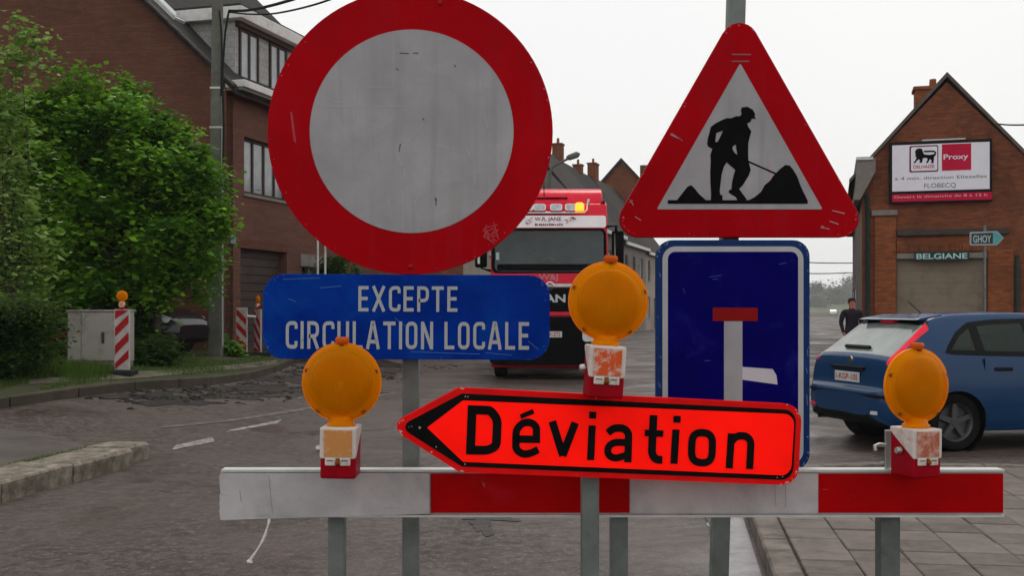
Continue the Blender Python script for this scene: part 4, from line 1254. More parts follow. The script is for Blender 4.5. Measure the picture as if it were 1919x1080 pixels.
mb.prism([ct(heap)], 0.0017, 0.0024, 'z').prism([ct(heap2)], 0.0017, 0.0024, 'z').prism([ct(spade)], 0.0017, 0.0022, 'z').prism([ct(gl_)], 0.0017, 0.0028, 'z')
mb.build('workman_symbol', M_BLACK, tr)
scratches(Ft, tr, [(1372, 102, 1408, 101.5), (1372, 115, 1405, 114)], mat('grey_print', (0.22, 0.13, 0.14), 0.5), 0.0012, 0.0022, 'small_print')
scratches(Ft, tr, [(1256, 252, 1280, 263), (1258, 250, 1278, 262), (1181, 374, 1188, 385), (1190, 406, 1202, 413), (1538, 427, 1555, 429), (1555, 415, 1572, 420), (1540, 424, 1548, 428), (1440, 290, 1441, 340), (1560, 395, 1584, 400), (1180, 380, 1186, 376)], mat('pale_scrape', (0.48, 0.24, 0.25), 0.5), 0.0018, 0.0018)
scratches(Ft, tr, [(1322, 357, 1340, 356), (1436, 230, 1437, 285), (1305, 345, 1312, 344)], mat('light_scratch', (0.41, 0.40, 0.41), 0.5), 0.0019, 0.001, 'light_scratches')
chips(tr, to, 0.0008, 30, 0.0018, mat('pink_chip', (0.55, 0.25, 0.28), 0.5), 12, 0.006)
clamps(tr, Ft.hit(1376, 250).x, [-0.2, 0.1], -0.008)
Fd = signframe(W(1374, 665, YT))
de = tag(empty('dead_end_sign', Fd.M), 'dark blue dead-end sign with white stem and red bar', 'traffic sign')
dp = Fd.hit2([(1230, 882), (1518, 450)])
do = rrect(dp[0][0], dp[1][0], dp[0][1], dp[1][1], 31 * k_)
MB().prism([do], -0.022, 0, 'z').build('plate', M_SIGN_EDGE, de, bevel=0.005, seg=3)
def drr(inset, r): return rrect(dp[0][0] + inset * k_, dp[1][0] - inset * k_, dp[0][1] + inset * k_, dp[1][1] - inset * k_, r * k_)
MB().prism([drr(12, 24)], 0.0004, 0.001, 'z').build('white_border', M_SIGN_LIGHT, de)
MB().prism([drr(22, 14)], 0.0012, 0.0018, 'z').build('blue_field', M_SIGN_NAVY, de)
def dq(x0, x1, y0, y1):
    a, b = Fd.hit(x0, y1), Fd.hit(x1, y0); return rect(a.x, b.x, a.y, b.y)
MB().prism([dq(1336, 1420, 577, 602)], 0.002, 0.0026, 'z').build('red_bar', mat('sign_dark_red', (0.24, 0.003, 0.003), 0.35, var=0.12), de)
MB().prism([dq(1357, 1391.5, 602.4, 858)], 0.002, 0.0026, 'z').build('white_stem', M_SIGN_GREY, de)
MB().prism([Fd.hit2([(1391, 712), (1457, 721), (1455, 704), (1448, 692), (1391, 688)])], 0.0028, 0.0036, 'z').build('taped_side_road', mat('tape_white', (0.52, 0.50, 0.54), 0.5, var=0.1), de)
chips(de, do, 0.0006, 70, 0.0022, mat('blue_chip', (0.16, 0.23, 0.34), 0.5), 4, 0.004)
scratches(Fd, de, [(1330, 520, 1352, 516), (1460, 496, 1474, 492), (1320, 677, 1332, 676), (1280, 540, 1284, 550), (1336, 524, 1346, 523)], mat('blue_haze', (0.03, 0.05, 0.22), 0.5), 0.0022, 0.0016)
scratches(Fd, de, [(1236, 512, 1239, 520), (1236, 668, 1243, 672), (1234, 718, 1239, 728), (1513, 655, 1515, 668), (1511, 690, 1514, 700), (1512, 740, 1514, 760)], mat('blue_scrape', (0.09, 0.15, 0.28), 0.5), 0.001, 0.0018, 'rim_scrapes')
yq = YT + 0.064 + 0.024
clamps(de, Fd.hit(1366, 650).x, [-0.15, 0.2], -0.008)
a, b = W(1347, 1100, yq), W(1381.5, -60, yq)
d_ = (b - a); foot = a - d_ * ((a.z - 0.09) / d_.z)
post('leaning galvanised post behind the triangle and the dead-end sign', [foot, b], 32 * yq / FPX)

# diversion arrow
YD = 2.50
Fv = signframe(W(1118, 820, YD), R(9), R(2.75))
dv = tag(empty('diversion_sign', Fv.M), 'fluorescent red arrow sign reading Déviation, pointing left', 'traffic sign')
kd = YD / FPX
vo = rpoly(Fv.hit2([(727, 800), (862, 727), (1504, 759), (1496, 911), (862, 886)]), [18 * kd, 10 * kd, 34 * kd, 34 * kd, 10 * kd])
MB().prism([vo], -0.022, 0, 'z').build('plate', M_FLUOR_RIM, dv, bevel=0.004)
vi_ = rpoly(Fv.hit2([(748, 800), (866, 738), (1493, 769), (1486, 901), (866, 875)]), [12 * kd, 8 * kd, 25 * kd, 25 * kd, 8 * kd])
MB().prism([vi_], 0.0004, 0.0012, 'z').build('black_border', M_BLACK, dv)
vf = rpoly(Fv.hit2([(801, 802), (868, 751), (1489, 777), (1482, 892), (868, 866)]), [0.001, 0.004, 21 * kd, 21 * kd, 0.004])
MB().prism([vf], 0.0014, 0.0022, 'z').build('red_field', M_FLUOR, dv)
def cd_(pts): return [Vector(p) for p in Fv.hit2([(720 + x / 2.34, 700 + y / 2.34) for x, y in pts])]
word = [([(386, 160), (379, 337), (450, 338), (492, 322), (497, 200), (465, 163)], [0, 0, .006, .02, .02, .006], 1, 39),
        ([(572, 288), (668, 290), (668, 232), (640, 214), (610, 216), (579, 245), (577, 335), (610, 356), (640, 352), (676, 334)], [0, 0, .012, .012, .012, .02, .02, .012, .012, 0], 0, 33),
        ([(597, 191), (656, 166)], 0, 0, 22),
        ([(737, 210), (784, 362)], 0, 0, 35), ([(782, 362), (838, 216)], 0, 0, 35),
        ([(912, 228), (905, 381)], 0, 0, 33), ([(915, 168), (913, 199)], 0, 0, 33),
        ([(980, 262), (1005, 240), (1050, 240), (1072, 262), (1068, 391)], [0, .01, .014, .014, 0], 0, 34),
        ([(1070, 304), (1010, 302), (981, 320), (980, 358), (1010, 374), (1068, 358)], [0, .012, .012, .012, .012, 0], 0, 32),
        ([(1181, 183), (1173, 352), (1190, 379), (1220, 379)], [0, .014, .010, 0], 0, 36), ([(1142, 261), (1224, 265)], 0, 0, 30),
        ([(1279, 246), (1270, 397)], 0, 0, 34), ([(1284, 186), (1283, 217)], 0, 0, 34),
        ([(1350, 258), (1440, 262), (1436, 394), (1346, 390)], .024, 1, 34),
        ([(1522, 263), (1512, 417)], 0, 0, 34), ([(1520, 300), (1548, 272), (1590, 276), (1608, 300), (1601, 420)], [0, .012, .014, .014, 0], 0, 34)]
mb = MB()
for i, (pts, r, cl_, wpx) in enumerate(word):
    stroke(mb, round_path(cd_(pts), r, 7, bool(cl_)), wpx / 2.34 * kd, lambda x, y: (x, y, 0.0028 + 0.00005 * i), bool(cl_))
mb.build('lettering', M_BLACK, dv)
chips(dv, vo, 0.0008, 60, 0.0018, M_CHIP, 21, 0.004)
chips(dv, [(p[0] * 0.985, p[1] * 0.95) for p in vi_], 0.0018, 14, 0.0014, M_CHIP, 22, 0.004)
b0 = Fv.hit(787, 802)
MB().lathe([(0.0028, 0.0012), (0.0028, 0.003), (0, 0.003)], 10, (b0.x, b0.y, 0)).build('rivet', M_CHROME, dv)
pc = W(1107, 1000, 2.54)
post('galvanised post carrying the diversion arrow in front of the barrier', [(pc.x, 2.563, 0.09), (pc.x, 2.563, W(1107, 760, 2.56).z)], 33 * 2.563 / FPX)
MB().box(Fv.hit(1107, 820).x - 0.03, Fv.hit(1107, 820).x + 0.03, -0.03, 0.03, -0.040, -0.0225).build('clamp', M_STEEL, dv)

# ------------------------------------------------------------------ barrier
YB = 2.66
kb = YB / FPX
def bx(px): return (px - 960) * kb
def bz(py): return CAMZ - (py - HOR) * kb
bar = tag(empty('barrier', loc=(bx(1140), YB, 0)), 'road barrier with white and red board on grey legs', 'barrier')
def bl(x): return x - bx(1140)
x0, x1, z0, z1 = bl(bx(416)), bl(bx(1881)), bz(965), bz(885)
mb = MB().box(x0, x1, 0, 0.028, z0, z1)
board = mb.build('board', M_ALU, bar, bevel=0.003)
MB().box(x0, x1, -0.006, 0.034, z1 + 0.0005, z1 + 0.006).build('top_lip', M_ALULIP, board)
MB().box(x0 + 0.002, x1, -0.006, 0.034, z0 - 0.006, z0 - 0.0005).build('bottom_lip', M_ALULIP, board)
rb = random.Random(6)
lft = [(x0 - 0.001, z0 - 0.012), (bl(bx(806)), z0 + 0.003), (bl(bx(806)), z1 - 0.002), (x0 - 0.001, z1 - 0.002)] + [(x0 - 0.001 - rb.uniform(0, .003), z1 - 0.002 - (z1 - z0 + 0.008) * q / 12) for q in range(1, 12)]
MB().prism([lft], -0.009, -0.0072, 'y').build('white_sheet', M_ALU, board)
for a, b in ((808, 1180), (1534, 1880)):
    MB().box(bl(bx(a)), bl(bx(b)), -0.0018, -0.0004, z0 + 0.004, z1 - 0.004).build('red_sheet', M_RED_SHEET, board)
for a, b in ((1181, 1533),):
    MB().box(bl(bx(a)), bl(bx(b)), -0.0018, -0.0004, z0 + 0.004, z1 - 0.004).build('white_sheet', M_ALU, board)
mb = MB()
for (a, b, c, d) in ((451, 918, 454, 940), (505, 890, 512, 962), (415, 925, 436, 930), (480, 965, 560, 968), (720, 952, 760, 951), (905, 903, 908, 912), (1540, 917, 1553, 917), (1590, 925, 1600, 930), (1450, 900, 1452, 950), (1470, 905, 1471, 950)):
    mb.add([(bl(bx(a)), -0.0094, bz(b)), (bl(bx(c)), -0.0094, bz(d)), (bl(bx(c)) + 0.0015, -0.0094, bz(d)), (bl(bx(a)) + 0.0015, -0.0094, bz(b) - 0.001)], [(0, 1, 2, 3)])
tag(mb.build('scratches', mat('grey_scratch', (0.28, 0.25, 0.26), 0.6), board, uv=False), kind='stuff')
for a, w_ in ((626, 31), (1164, 33), (1679, 37)):
    lg = MB().box(bl(bx(a)) - w_ * kb / 2, bl(bx(a)) + w_ * kb / 2, 0.034, 0.034 + w_ * kb, 0.05, z1 - 0.002).build('leg', M_GALV, bar, bevel=0.003)
    MB().box(bl(bx(a)) - 0.06, bl(bx(a)) + 0.06, -0.30, 0.38, 0.0, 0.05).build('foot', M_RUBBER, bar, bevel=0.012)
# broken tie strap hanging off the board
st = [W(507, 966, YB + 0.012), W(506, 972, YB + 0.004), W(505, 976, YB - 0.010), W(503, 985, YB - 0.02), W(494, 1012, YB - 0.028), W(481, 1034, YB - 0.035), W(470, 1050, YB - 0.04)]
c = catmull([tuple(p) for p in st], 6)
mb = MB().tube([Vector(p) for p in c], [0.0040 * (0.8 + 0.2 * math.sin(i * 0.6)) for i in range(len(c))], 7)
e_ = c[-1]
mb.tube([e_, e_ + Vector((-0.002, 0, -0.005)), e_ + Vector((-0.004, 0, -0.010))], [0.005, 0.0085, 0.004], 7)
tag(mb.build('tie_strap', M_CORD, smooth=60), 'frayed white tie strap hanging from the white end of the barrier', 'strap')

# ------------------------------------------------------------------ warning lamps
def label_mat(i, a, b, hi): return worn_paint_mat('lamp_sticker_%d' % i, a, b, hi - 0.12, hi, 38)
def make_lamp(label, sticker, name='warning_lamp', scale=1.0):
    e = tag(empty(name), label, 'warning lamp', 'amber warning lamps')
    MB().box(-0.041, 0.041, -0.046, 0.040, 0.0, 0.118).build('housing', M_LAMP_RED, e, bevel=0.005)
    prof = [(-0.0485, 0.046), (-0.0485, 0.1195), (0.0425, 0.1195), (0.0425, 0.108)]
    cv = MB().prism([prof], -0.0425, 0.0425, 'x').build('cover', M_LAMP_WHITE, e, bevel=0.004)
    MB().box(-0.032, 0.032, -0.0505, -0.0492, 0.052, 0.113).build('sticker', sticker, cv)
    for s_ in (-1, 1):
        MB().box(s_ * 0.017 - 0.0125, s_ * 0.017 + 0.0125, -0.0515, -0.0466, 0.031, 0.0495).build('clip', M_LAMP_WHITE, cv, bevel=0.003)
        MB().box(s_ * 0.017 - 0.008, s_ * 0.017 + 0.007, -0.0527, -0.0520, 0.0425, 0.0440).build('slot', M_BLACK, cv)
    MB().lathe([(0.0, 0.034), (0.003, 0.0335), (0.006, 0.038), (0.0035, 0.046), (0, 0.047)], 8, (0, -0.054, 0)).build('catch', M_AMBER_DARK, cv)
    MB().lathe([(0.030, 0.120), (0.0335, 0.121), (0.0335, 0.126), (0.028, 0.130), (0.026, 0.142)], 28, (0, -0.004, 0)).build('neck', M_LENS, e, smooth=50)
    zc = 0.222
    dome = [(0.0005, -0.034), (0.03, -0.0332), (0.055, -0.0305), (0.068, -0.0265), (0.0745, -0.0205), (0.0755, -0.0170), (0.083, -0.0140), (0.0885, -0.0080), (0.092, -0.002)]
    MB().lathe(dome[:6], 64, (0, -0.004, zc), 'y').build('front_lens', M_LENS_IN, e, smooth=35)
    MB().lathe(dome[5:], 64, (0, -0.004, zc), 'y').build('lens_ring', M_LENS, e, smooth=35)
    MB().lathe([(r_, -h) for r_, h in dome], 64, (0, -0.003, zc), 'y').build('rear_lens', M_LENS, e, smooth=35)
    MB().lathe([(0.085, -0.0035), (0.0935, -0.0035), (0.0935, 0.0035), (0.085, 0.0035), (0.085, -0.0035)], 64, (0, -0.0035, zc), 'y').build('rim', mat('amber_rim', (0.85, 0.27, 0.0), 0.3, var=0.15, scale=30), e, smooth=40)
    for a in (90, 18, 162, 232, 308):
        cx, cz = 0.0845 * math.cos(R(a)), zc + 0.0845 * math.sin(R(a))
        MB().lathe([(0.0055, -0.016), (0.0055, -0.0045)], 8, (cx, 0, cz), 'y').lathe([(0.0, -0.016), (0.0055, -0.016)], 8, (cx, 0, cz), 'y').build('screw_boss', M_AMBER_DARK, e)
    MB().lathe([(0.0, -0.006), (0.012, -0.008), (0.050, -0.002), (0.070, 0.001), (0.070, 0.003), (0.0, 0.004)], 32, (0, -0.004, zc), 'y').build('reflector', mat('amber_reflector', (0.48, 0.26, 0.06), 0.2, metal=0.7, var=0.3, scale=25), e, smooth=50)
    MB().lathe([(0.0, -0.027), (0.004, -0.026), (0.006, -0.021), (0.004, -0.015)], 12, (0, -0.004, zc - 0.004), 'y').build('bulb', mat('bulb_glass', (0.8, 0.7, 0.4), 0.2), e, smooth=60)
    MB().lathe([(0.0, 0.1065), (0.014, 0.106), (0.0165, 0.102), (0.0165, 0.096), (0.013, 0.090)], 20, (0, -0.004, zc)).build('cap', M_LAMP_CAP, e, smooth=40)
    MB().lathe([(0.0, -0.058), (0.007, -0.058), (0.009, -0.052), (0.009, -0.046), (0.004, -0.045), (0.004, -0.0415)], 12, (0, -0.005, 0.064), 'x').build('bolt', M_STEEL, e, smooth=40)
    MB().box(-0.02, 0.02, 0.0405, 0.047, 0.004, 0.10).build('bracket', M_STEEL, e)
    return e
lampdefs = [
    (639, 893, 2.585, 0, 'amber warning lamp with pale orange sticker on the white end of the barrier', label_mat(0, (0.60, 0.26, 0.08), (0.66, 0.55, 0.47), 0.66)),
    (1129, 744, 2.458, 4, 'amber warning lamp with worn orange sticker above the diversion arrow', label_mat(1, (0.68, 0.10, 0.02), (0.66, 0.58, 0.54), 0.58)),
    (1714, 892, 2.60, 18, 'amber warning lamp turned sideways on the red end of the barrier', label_mat(2, (0.44, 0.12, 0.07), (0.60, 0.40, 0.32), 0.55))]
lamps = []
for px, py, y, yaw, lab, stick in lampdefs:
    L = make_lamp(lab, stick)
    L.location = W(px, py, y)
    L.rotation_euler = (0, R(3.5 if py < 800 else 0.8), R(yaw))
    L.scale = (0.965,) * 3 if py < 800 else ((0.96,) * 3 if yaw > 10 else (1, 1, 1))
    lamps.append(L)
# the third lamp's flange and hook
hp = W(1664, 845, 2.675)
mb = MB().box(hp.x - 0.007, hp.x + 0.007, hp.y - 0.004, hp.y + 0.004, bz(885) + 0.007, bz(808))
tag(mb.build('mounting_flange', M_STEEL, bevel=0.001), 'upright metal flange with hook beside the sideways lamp', 'bracket')
hk = [W(1660, 835, 2.66), W(1648, 834, 2.655), W(1640, 837, 2.65), W(1641, 845, 2.65)]
MB().tube([Vector(p) for p in hk], 0.005, 8).build('hook', M_STEEL, bpy.data.objects['mounting_flange'], smooth=50)

# ------------------------------------------------------------------ vehicles
M_TYRE = mat('tyre', (0.010, 0.010, 0.010), 0.75, spec=0.05, var=0.3, scale=20, bump=0.15)
M_RIM = mat('alloy_rim', (0.085, 0.085, 0.09), 0.4, metal=0.5, var=0.15, scale=15, dirt=(0.08, 0.07, 0.06), dirt_amt=0.35, dscale=10)
M_BLKPL = mat('black_plastic', (0.010, 0.010, 0.011), 0.5, spec=0.06, var=0.25, scale=15)
M_PLATE = mat('number_plate_white', (0.55, 0.54, 0.52), 0.4, var=0.05)
M_PLATE_TX = mat('number_plate_red', (0.30, 0.02, 0.02), 0.5)
M_TAIL = mat('tail_lamp_red', (0.80, 0.006, 0.035), 0.12, var=0.15, scale=12, coat=0.1, spec=0.3)
M_HEAD = mat('headlamp_glass', (0.55, 0.57, 0.60), 0.12, var=0.3, scale=14, spec=0.8)
M_SEAT = mat('seat_cloth', (0.03, 0.03, 0.032), 0.9)

def wheel(parent, x, y, r, w, side, spokes=5):
    """wheel > tyre, rim; side = +1 when the outer face looks to +y"""
    e = empty('wheel', parent=parent, loc=(x, y, r))
    h = w / 2
    MB().lathe([(r * 0.64, -h * 0.8), (r * 0.74, -h), (r * 0.93, -h * 0.96), (r, -h * 0.65), (r, h * 0.65), (r * 0.93, h * 0.96), (r * 0.74, h), (r * 0.64, h * 0.8), (r * 0.64, -h * 0.8)], 40, (0, 0, 0), 'y').build('tyre', M_TYRE, e, smooth=45)
    rm = MB()
    f = side * h
    rm.lathe([(r * 0.66, f * 0.9), (r * 0.60, f * 0.7), (r * 0.57, f * 0.2), (0.02, f * 0.15)], 40, (0, 0, 0), 'y')
    for k in range(spokes):
        a = 2 * math.pi * k / spokes + 0.3
        d = Vector((math.cos(a), 0, math.sin(a))); t = Vector((-d.z, 0, d.x))
        c_, e_ = d * r * 0.10, d * r * 0.62
        yy = Vector((0, f * 0.72, 0)); y2 = Vector((0, f * 0.25, 0))
        q = [c_ - t * r * 0.10 + yy, c_ + t * r * 0.10 + yy, e_ + t * r * 0.075 + yy, e_ - t * r * 0.075 + yy]
        q2 = [p - yy + y2 for p in q]
        rm.add(q + q2, [(0, 1, 2, 3), (4, 7, 6, 5), (0, 4, 5, 1), (1, 5, 6, 2), (2, 6, 7, 3), (3, 7, 4, 0)])
    rm.lathe([(r * 0.14, f * 0.4), (r * 0.13, f * 0.78), (0.0, f * 0.8)], 16, (0, 0, 0), 'y')
    rm.build('rim', M_RIM, e, smooth=35)
    return e

CAR_ST = np.array([
    # x, zb, wmid, zmid, wb, zbelt, wc, zc, zt
    (0.00, .37, .60, .47, .58, .55, .48, .575, .585),
    (0.03, .31, .75, .48, .73, .595, .66, .625, .635),
    (0.065, .28, .815, .49, .79, .625, .73, .655, .665),
    (0.085, .27, .84, .50, .80, .66, .74, .70, .715),
    (0.105, .26, .855, .51, .82, .78, .745, .86, .885),
    (0.14, .25, .87, .52, .83, .87, .745, .955, .985),
    (0.26, .24, .88, .54, .84, .915, .73, 1.045, 1.08),
    (0.43, .23, .89, .55, .85, .94, .70, 1.17, 1.21),
    (0.60, .22, .90, .56, .855, .96, .665, 1.295, 1.345),
    (0.70, .22, .905, .56, .86, .97, .645, 1.355, 1.415),
    (0.82, .21, .91, .56, .862, .975, .635, 1.38, 1.435),
    (1.00, .20, .915, .57, .865, .972, .625, 1.40, 1.458),
    (1.70, .20, .92, .57, .87, .962, .62, 1.412, 1.475),
    (2.30, .20, .92, .57, .87, .95, .62, 1.39, 1.452),
    (2.62, .20, .92, .57, .87, .945, .63, 1.33, 1.395),
    (3.10, .20, .915, .57, .86, .93, .70, 1.06, 1.11),
    (3.30, .20, .91, .57, .85, .90, .72, .95, .995),
    (3.70, .22, .90, .56, .83, .83, .68, .885, .925),
    (4.05, .22, .86, .54, .76, .75, .6, .80, .83),
    (4.25, .25, .74, .50, .64, .65, .5, .69, .71),
    (4.34, .34, .55, .46, .5, .56, .4, .58, .59)])

def pt_in(poly, x, y):
    r_ = False
    n = len(poly)
    for i in range(n):
        (x0, y0), (x1, y1) = poly[i], poly[(i + 1) % n]
        if (y0 > y) != (y1 > y) and x < (x1 - x0) * (y - y0) / (y1 - y0) + x0:
            r_ = not r_
    return r_

def hatchback(name, label, paint, detail=True, nose=None):
    """a hatchback lofted from cross sections; panels, glass and lamps are cut from one surface so they sit flush.
    x forward from the rear bumper, y left, z up"""
    e = tag(empty(name), label, 'car')
    X = np.unique(np.concatenate([np.linspace(0, 0.7, 95), np.linspace(0.7, 4.34, 190)]))
    def interp(c):
        xs_, ys_ = CAR_ST[:, 0], CAR_ST[:, c]
        d = np.gradient(ys_, xs_)
        s_ = np.diff(ys_) / np.diff(xs_)
        for i in range(1, len(xs_) - 1):                       # monotone slopes
            d[i] = 0 if s_[i - 1] * s_[i] <= 0 else 2 * s_[i - 1] * s_[i] / (s_[i - 1] + s_[i])
        d[0], d[-1] = s_[0], s_[-1]
        i = np.clip(np.searchsorted(xs_, X) - 1, 0, len(xs_) - 2)
        h = xs_[i + 1] - xs_[i]; t = (X - xs_[i]) / h
        return (2 * t**3 - 3 * t**2 + 1) * ys_[i] + (t**3 - 2 * t**2 + t) * h * d[i] + (-2 * t**3 + 3 * t**2) * ys_[i + 1] + (t**3 - t**2) * h * d[i + 1]
    C = [interp(c) for c in range(9)]
    _, zb, wm, zm, wb, zbe, wc_, zc, zt = C
    ctl_y = [0 * wm, wm * 0.82, wm * 0.965, wm, wb, wc_, wc_ * 0.80, wc_ * 0.4, 0 * wm]
    ctl_z = [zb, zb, zb + 0.07, zm, zbe, zc, zc + (zt - zc) * 0.62, zc + (zt - zc) * 0.93, zt]
    ctl_y[-1] = -ctl_y[-2] * 0
    NV = 9
    per = 12
    vpar = np.linspace(0, NV - 1, (NV - 1) * per + 1)
    nv = len(vpar)
    PY = np.zeros((len(X), nv)); PZ_ = np.zeros((len(X), nv))
    for k, v in enumerate(vpar):
        i = min(int(v), NV - 2); t = v - i
        g = lambda A, j: A[j] if 0 <= j < NV else (A[0] if j < 0 else A[NV - 2] * (1 if A is ctl_z else -1))
        for A, out in ((ctl_y, PY), (ctl_z, PZ_)):
            a, b, c, d = g(A, i - 1), g(A, i), g(A, i + 1), g(A, i + 2)
            out[:, k] = 0.5 * (2 * b + (c - a) * t + (2 * a - 5 * b + 4 * c - d) * t * t + (3 * b - a - 3 * c + d) * t ** 3)
    PY[:, 0] = 0; PY[:, -1] = 0
    WX, WR = (0.84, 3.50), 0.355
    # glass outlines: windows by (x, z) seen from the side
    sw1 = [(0.77, 1.055), (0.97, 1.25), (1.12, 1.325), (1.12, 1.035)]
    sw2 = [(1.19, 1.035), (1.19, 1.34), (1.45, 1.365), (1.78, 1.37), (1.78, 1.02)]
    sw3 = [(1.88, 1.02), (1.88, 1.37), (2.25, 1.35), (2.52, 1.29), (2.98, 1.02), (2.98, 0.99)]
    sw_all = [(0.76, 1.05), (0.95, 1.24), (1.12, 1.335), (1.45, 1.367), (1.83, 1.374), (2.25, 1.352), (2.52, 1.29), (2.99, 1.02), (2.99, 0.985), (1.83, 1.015), (1.12, 1.035)]
    def side_y(x, z):
        """half width of the shell at a point of its side"""
        i = int(np.clip(np.searchsorted(X, x) - 1, 0, len(X) - 2)); t = (x - X[i]) / (X[i + 1] - X[i])
        lo_, hi_ = 2 * per, 6 * per
        f_ = lambda j: np.interp(z, PZ_[j, lo_:hi_], PY[j, lo_:hi_])
        return f_(i) * (1 - t) + f_(i + 1) * t
    def side_pane(name, poly, sd, m_, off, nx=26, nz=7):
        xs2 = [p[0] for p in poly]; x_lo, x_hi = min(xs2), max(xs2)
        vs_ = []
        for a in np.linspace(x_lo + 1e-4, x_hi - 1e-4, nx):
            zz = []
            for (p, q) in zip(poly, poly[1:] + poly[:1]):
                if (p[0] - a) * (q[0] - a) <= 0 and p[0] != q[0]:
                    zz.append(p[1] + (q[1] - p[1]) * (a - p[0]) / (q[0] - p[0]))
            z0_, z1_ = min(zz), max(zz)
            for b in np.linspace(z0_, z1_, nz):
                vs_.append((a, sd * (side_y(a, b) + off), b))
        return MB().add(vs_, [(i * nz + j, (i + 1) * nz + j, (i + 1) * nz + j + 1, i * nz + j + 1) for i in range(nx - 1) for j in range(nz - 1)]).build(name, m_, e, smooth=180, uv=False)
    def side_band(name, pts, inner, outer, sd, m_, off, closed=True):
        """a moulding following a closed outline on the side of the shell"""
        P = [Vector(p) for p in pts]
        L = len(P); vs_ = []
        for i in range(L):
            a = (P[i] - P[i - 1]) if (closed or i > 0) else P[1] - P[0]
            b = (P[(i + 1) % L] - P[i]) if (closed or i < L - 1) else a
            a, b = a.normalized(), b.normalized()
            m = (Vector((-a.y, a.x)) + Vector((-b.y, b.x))).normalized()
            for k in (-inner, outer):
                q = P[i] + m * k
                vs_.append((q.x, sd * (side_y(q.x, q.y) + off), q.y))
        R_ = L if closed else L - 1
        return MB().add(vs_, [(2 * i, 2 * i + 1, 2 * ((i + 1) % L) + 1, 2 * ((i + 1) % L)) for i in range(R_)]).build(name, m_, e, smooth=180, uv=False)
    parts = {}
    def put(key, quad): parts.setdefault(key, []).append(quad)
    for i in range(len(X) - 1):
        xm = (X[i] + X[i + 1]) / 2
        for k in range(nv - 1):
            v = (vpar[k] + vpar[k + 1]) / 2
            ym = PY[i:i + 2, k:k + 2].mean(); zm_ = PZ_[i:i + 2, k:k + 2].mean()
            arch = any((xm - wx) ** 2 + (zm_ - 0.31) ** 2 < WR ** 2 for wx in WX) and v > 0.9 and zm_ < 0.75
            for sd in (1, -1):
                if arch: continue
                key = 'body'
                if 3.9 < v < 5.05 and xm < 3.05 and xm > 0.6:
                    if pt_in(sw_all, xm, zm_): continue
                if v > 5.25 and 0.17 < xm < 0.60: key = 'rear_window'
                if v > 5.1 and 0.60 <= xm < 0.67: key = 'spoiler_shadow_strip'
                if 4.84 < v < 5.22 and 0.12 < xm < 0.64: key = ('tail_lamp', sd)
                if v > 5.15 and 2.66 < xm < 3.25: key = 'windscreen'
                if 3.6 < v < 4.6 and 3.85 < xm < 4.2: key = ('headlamp', sd)
                if xm > 4.22 and 3.0 < v < 4.2 and ym < 0.5: key = 'grille'
                if nose and key == 'body' and xm > 3.45: key = 'bonnet'
                if v < 1.3: key = 'underbody'
                put(key, (i, k, sd))
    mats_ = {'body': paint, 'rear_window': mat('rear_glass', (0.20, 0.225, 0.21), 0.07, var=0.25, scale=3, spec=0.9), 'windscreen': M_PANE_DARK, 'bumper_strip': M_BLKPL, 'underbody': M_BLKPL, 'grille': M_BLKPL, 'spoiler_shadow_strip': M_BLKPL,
             'bonnet': nose or paint, 'tail_lamp': M_TAIL, 'headlamp': M_HEAD}
    for key, quads in parts.items():
        nm = key if isinstance(key, str) else key[0]
        idx, vs_, fs = {}, [], []
        for (i, k, sd) in quads:
            f_ = []
            for a, b in ((i, k), (i + 1, k), (i + 1, k + 1), (i, k + 1)):
                q = (a, b, sd if PY[a, b] > 1e-6 else 0)
                if q not in idx:
                    idx[q] = len(vs_)
                    vs_.append((X[a], PY[a, b] * sd, PZ_[a, b]))
                f_.append(idx[q])
            if len(set(f_)) < 3: continue
            fs.append(tuple(f_) if sd > 0 else tuple(reversed(f_)))
        MB().add(vs_, fs).build(nm, mats_[nm], e, smooth=55, uv=False)
    # end caps
    for i, s_ in ((0, 1), (len(X) - 1, -1)):
        ring = [(X[i], PY[i, k], PZ_[i, k]) for k in range(nv)] + [(X[i], -PY[i, k], PZ_[i, k]) for k in range(nv - 2, 0, -1)]
        MB().add(ring, [tuple(range(len(ring)))])  .build('bumper_face', (nose or paint) if s_ < 0 else paint, e, smooth=40, uv=False)
    for wx in WX:
        for sd in (1, -1):
            MB().lathe([(WR + 0.002, 0.86 * sd), (WR - 0.02, 0.60 * sd), (0.02, 0.58 * sd)], 32, (wx, 0, 0.31), 'y').build('wheel_arch', M_BLKPL, e, smooth=40)
            wheel(e, wx, sd * 0.775, 0.312, 0.20, sd)
    dense = []
    for p, q in zip(sw_all, sw_all[1:] + sw_all[:1]):
        k = max(1, int(math.hypot(q[0] - p[0], q[1] - p[1]) / 0.06))
        dense += [(p[0] + (q[0] - p[0]) * j / k, p[1] + (q[1] - p[1]) * j / k) for j in range(k)]
    for sd in (1, -1):
        for nm, poly in (('quarter_window', sw1), ('rear_side_window', sw2), ('front_side_window', sw3)):
            side_pane(nm, poly, sd, M_DARKGLASS, 0.001)
        side_band('window_seal', dense, 0.026, 0.026, sd, M_BLKPL, 0.003)
        side_pane('pillar', [(1.10, 1.03), (1.10, 1.335), (1.21, 1.345), (1.21, 1.03)], sd, M_BLKPL, 0.003, 4)
        side_pane('pillar', [(1.76, 1.015), (1.76, 1.372), (1.90, 1.372), (1.90, 1.012)], sd, M_BLKPL, 0.003, 4)
        for wx in WX:
            arc = [(wx + WR * math.cos(a_), 0.31 + WR * math.sin(a_)) for a_ in np.linspace(math.pi * 1.03, -math.pi * 0.03, 40)]
            side_band('arch_lip', arc, 0.022, 0.03, sd, paint, 0.006, closed=False)
    # rubbing strip round the rear bumper
    jz = 0.575
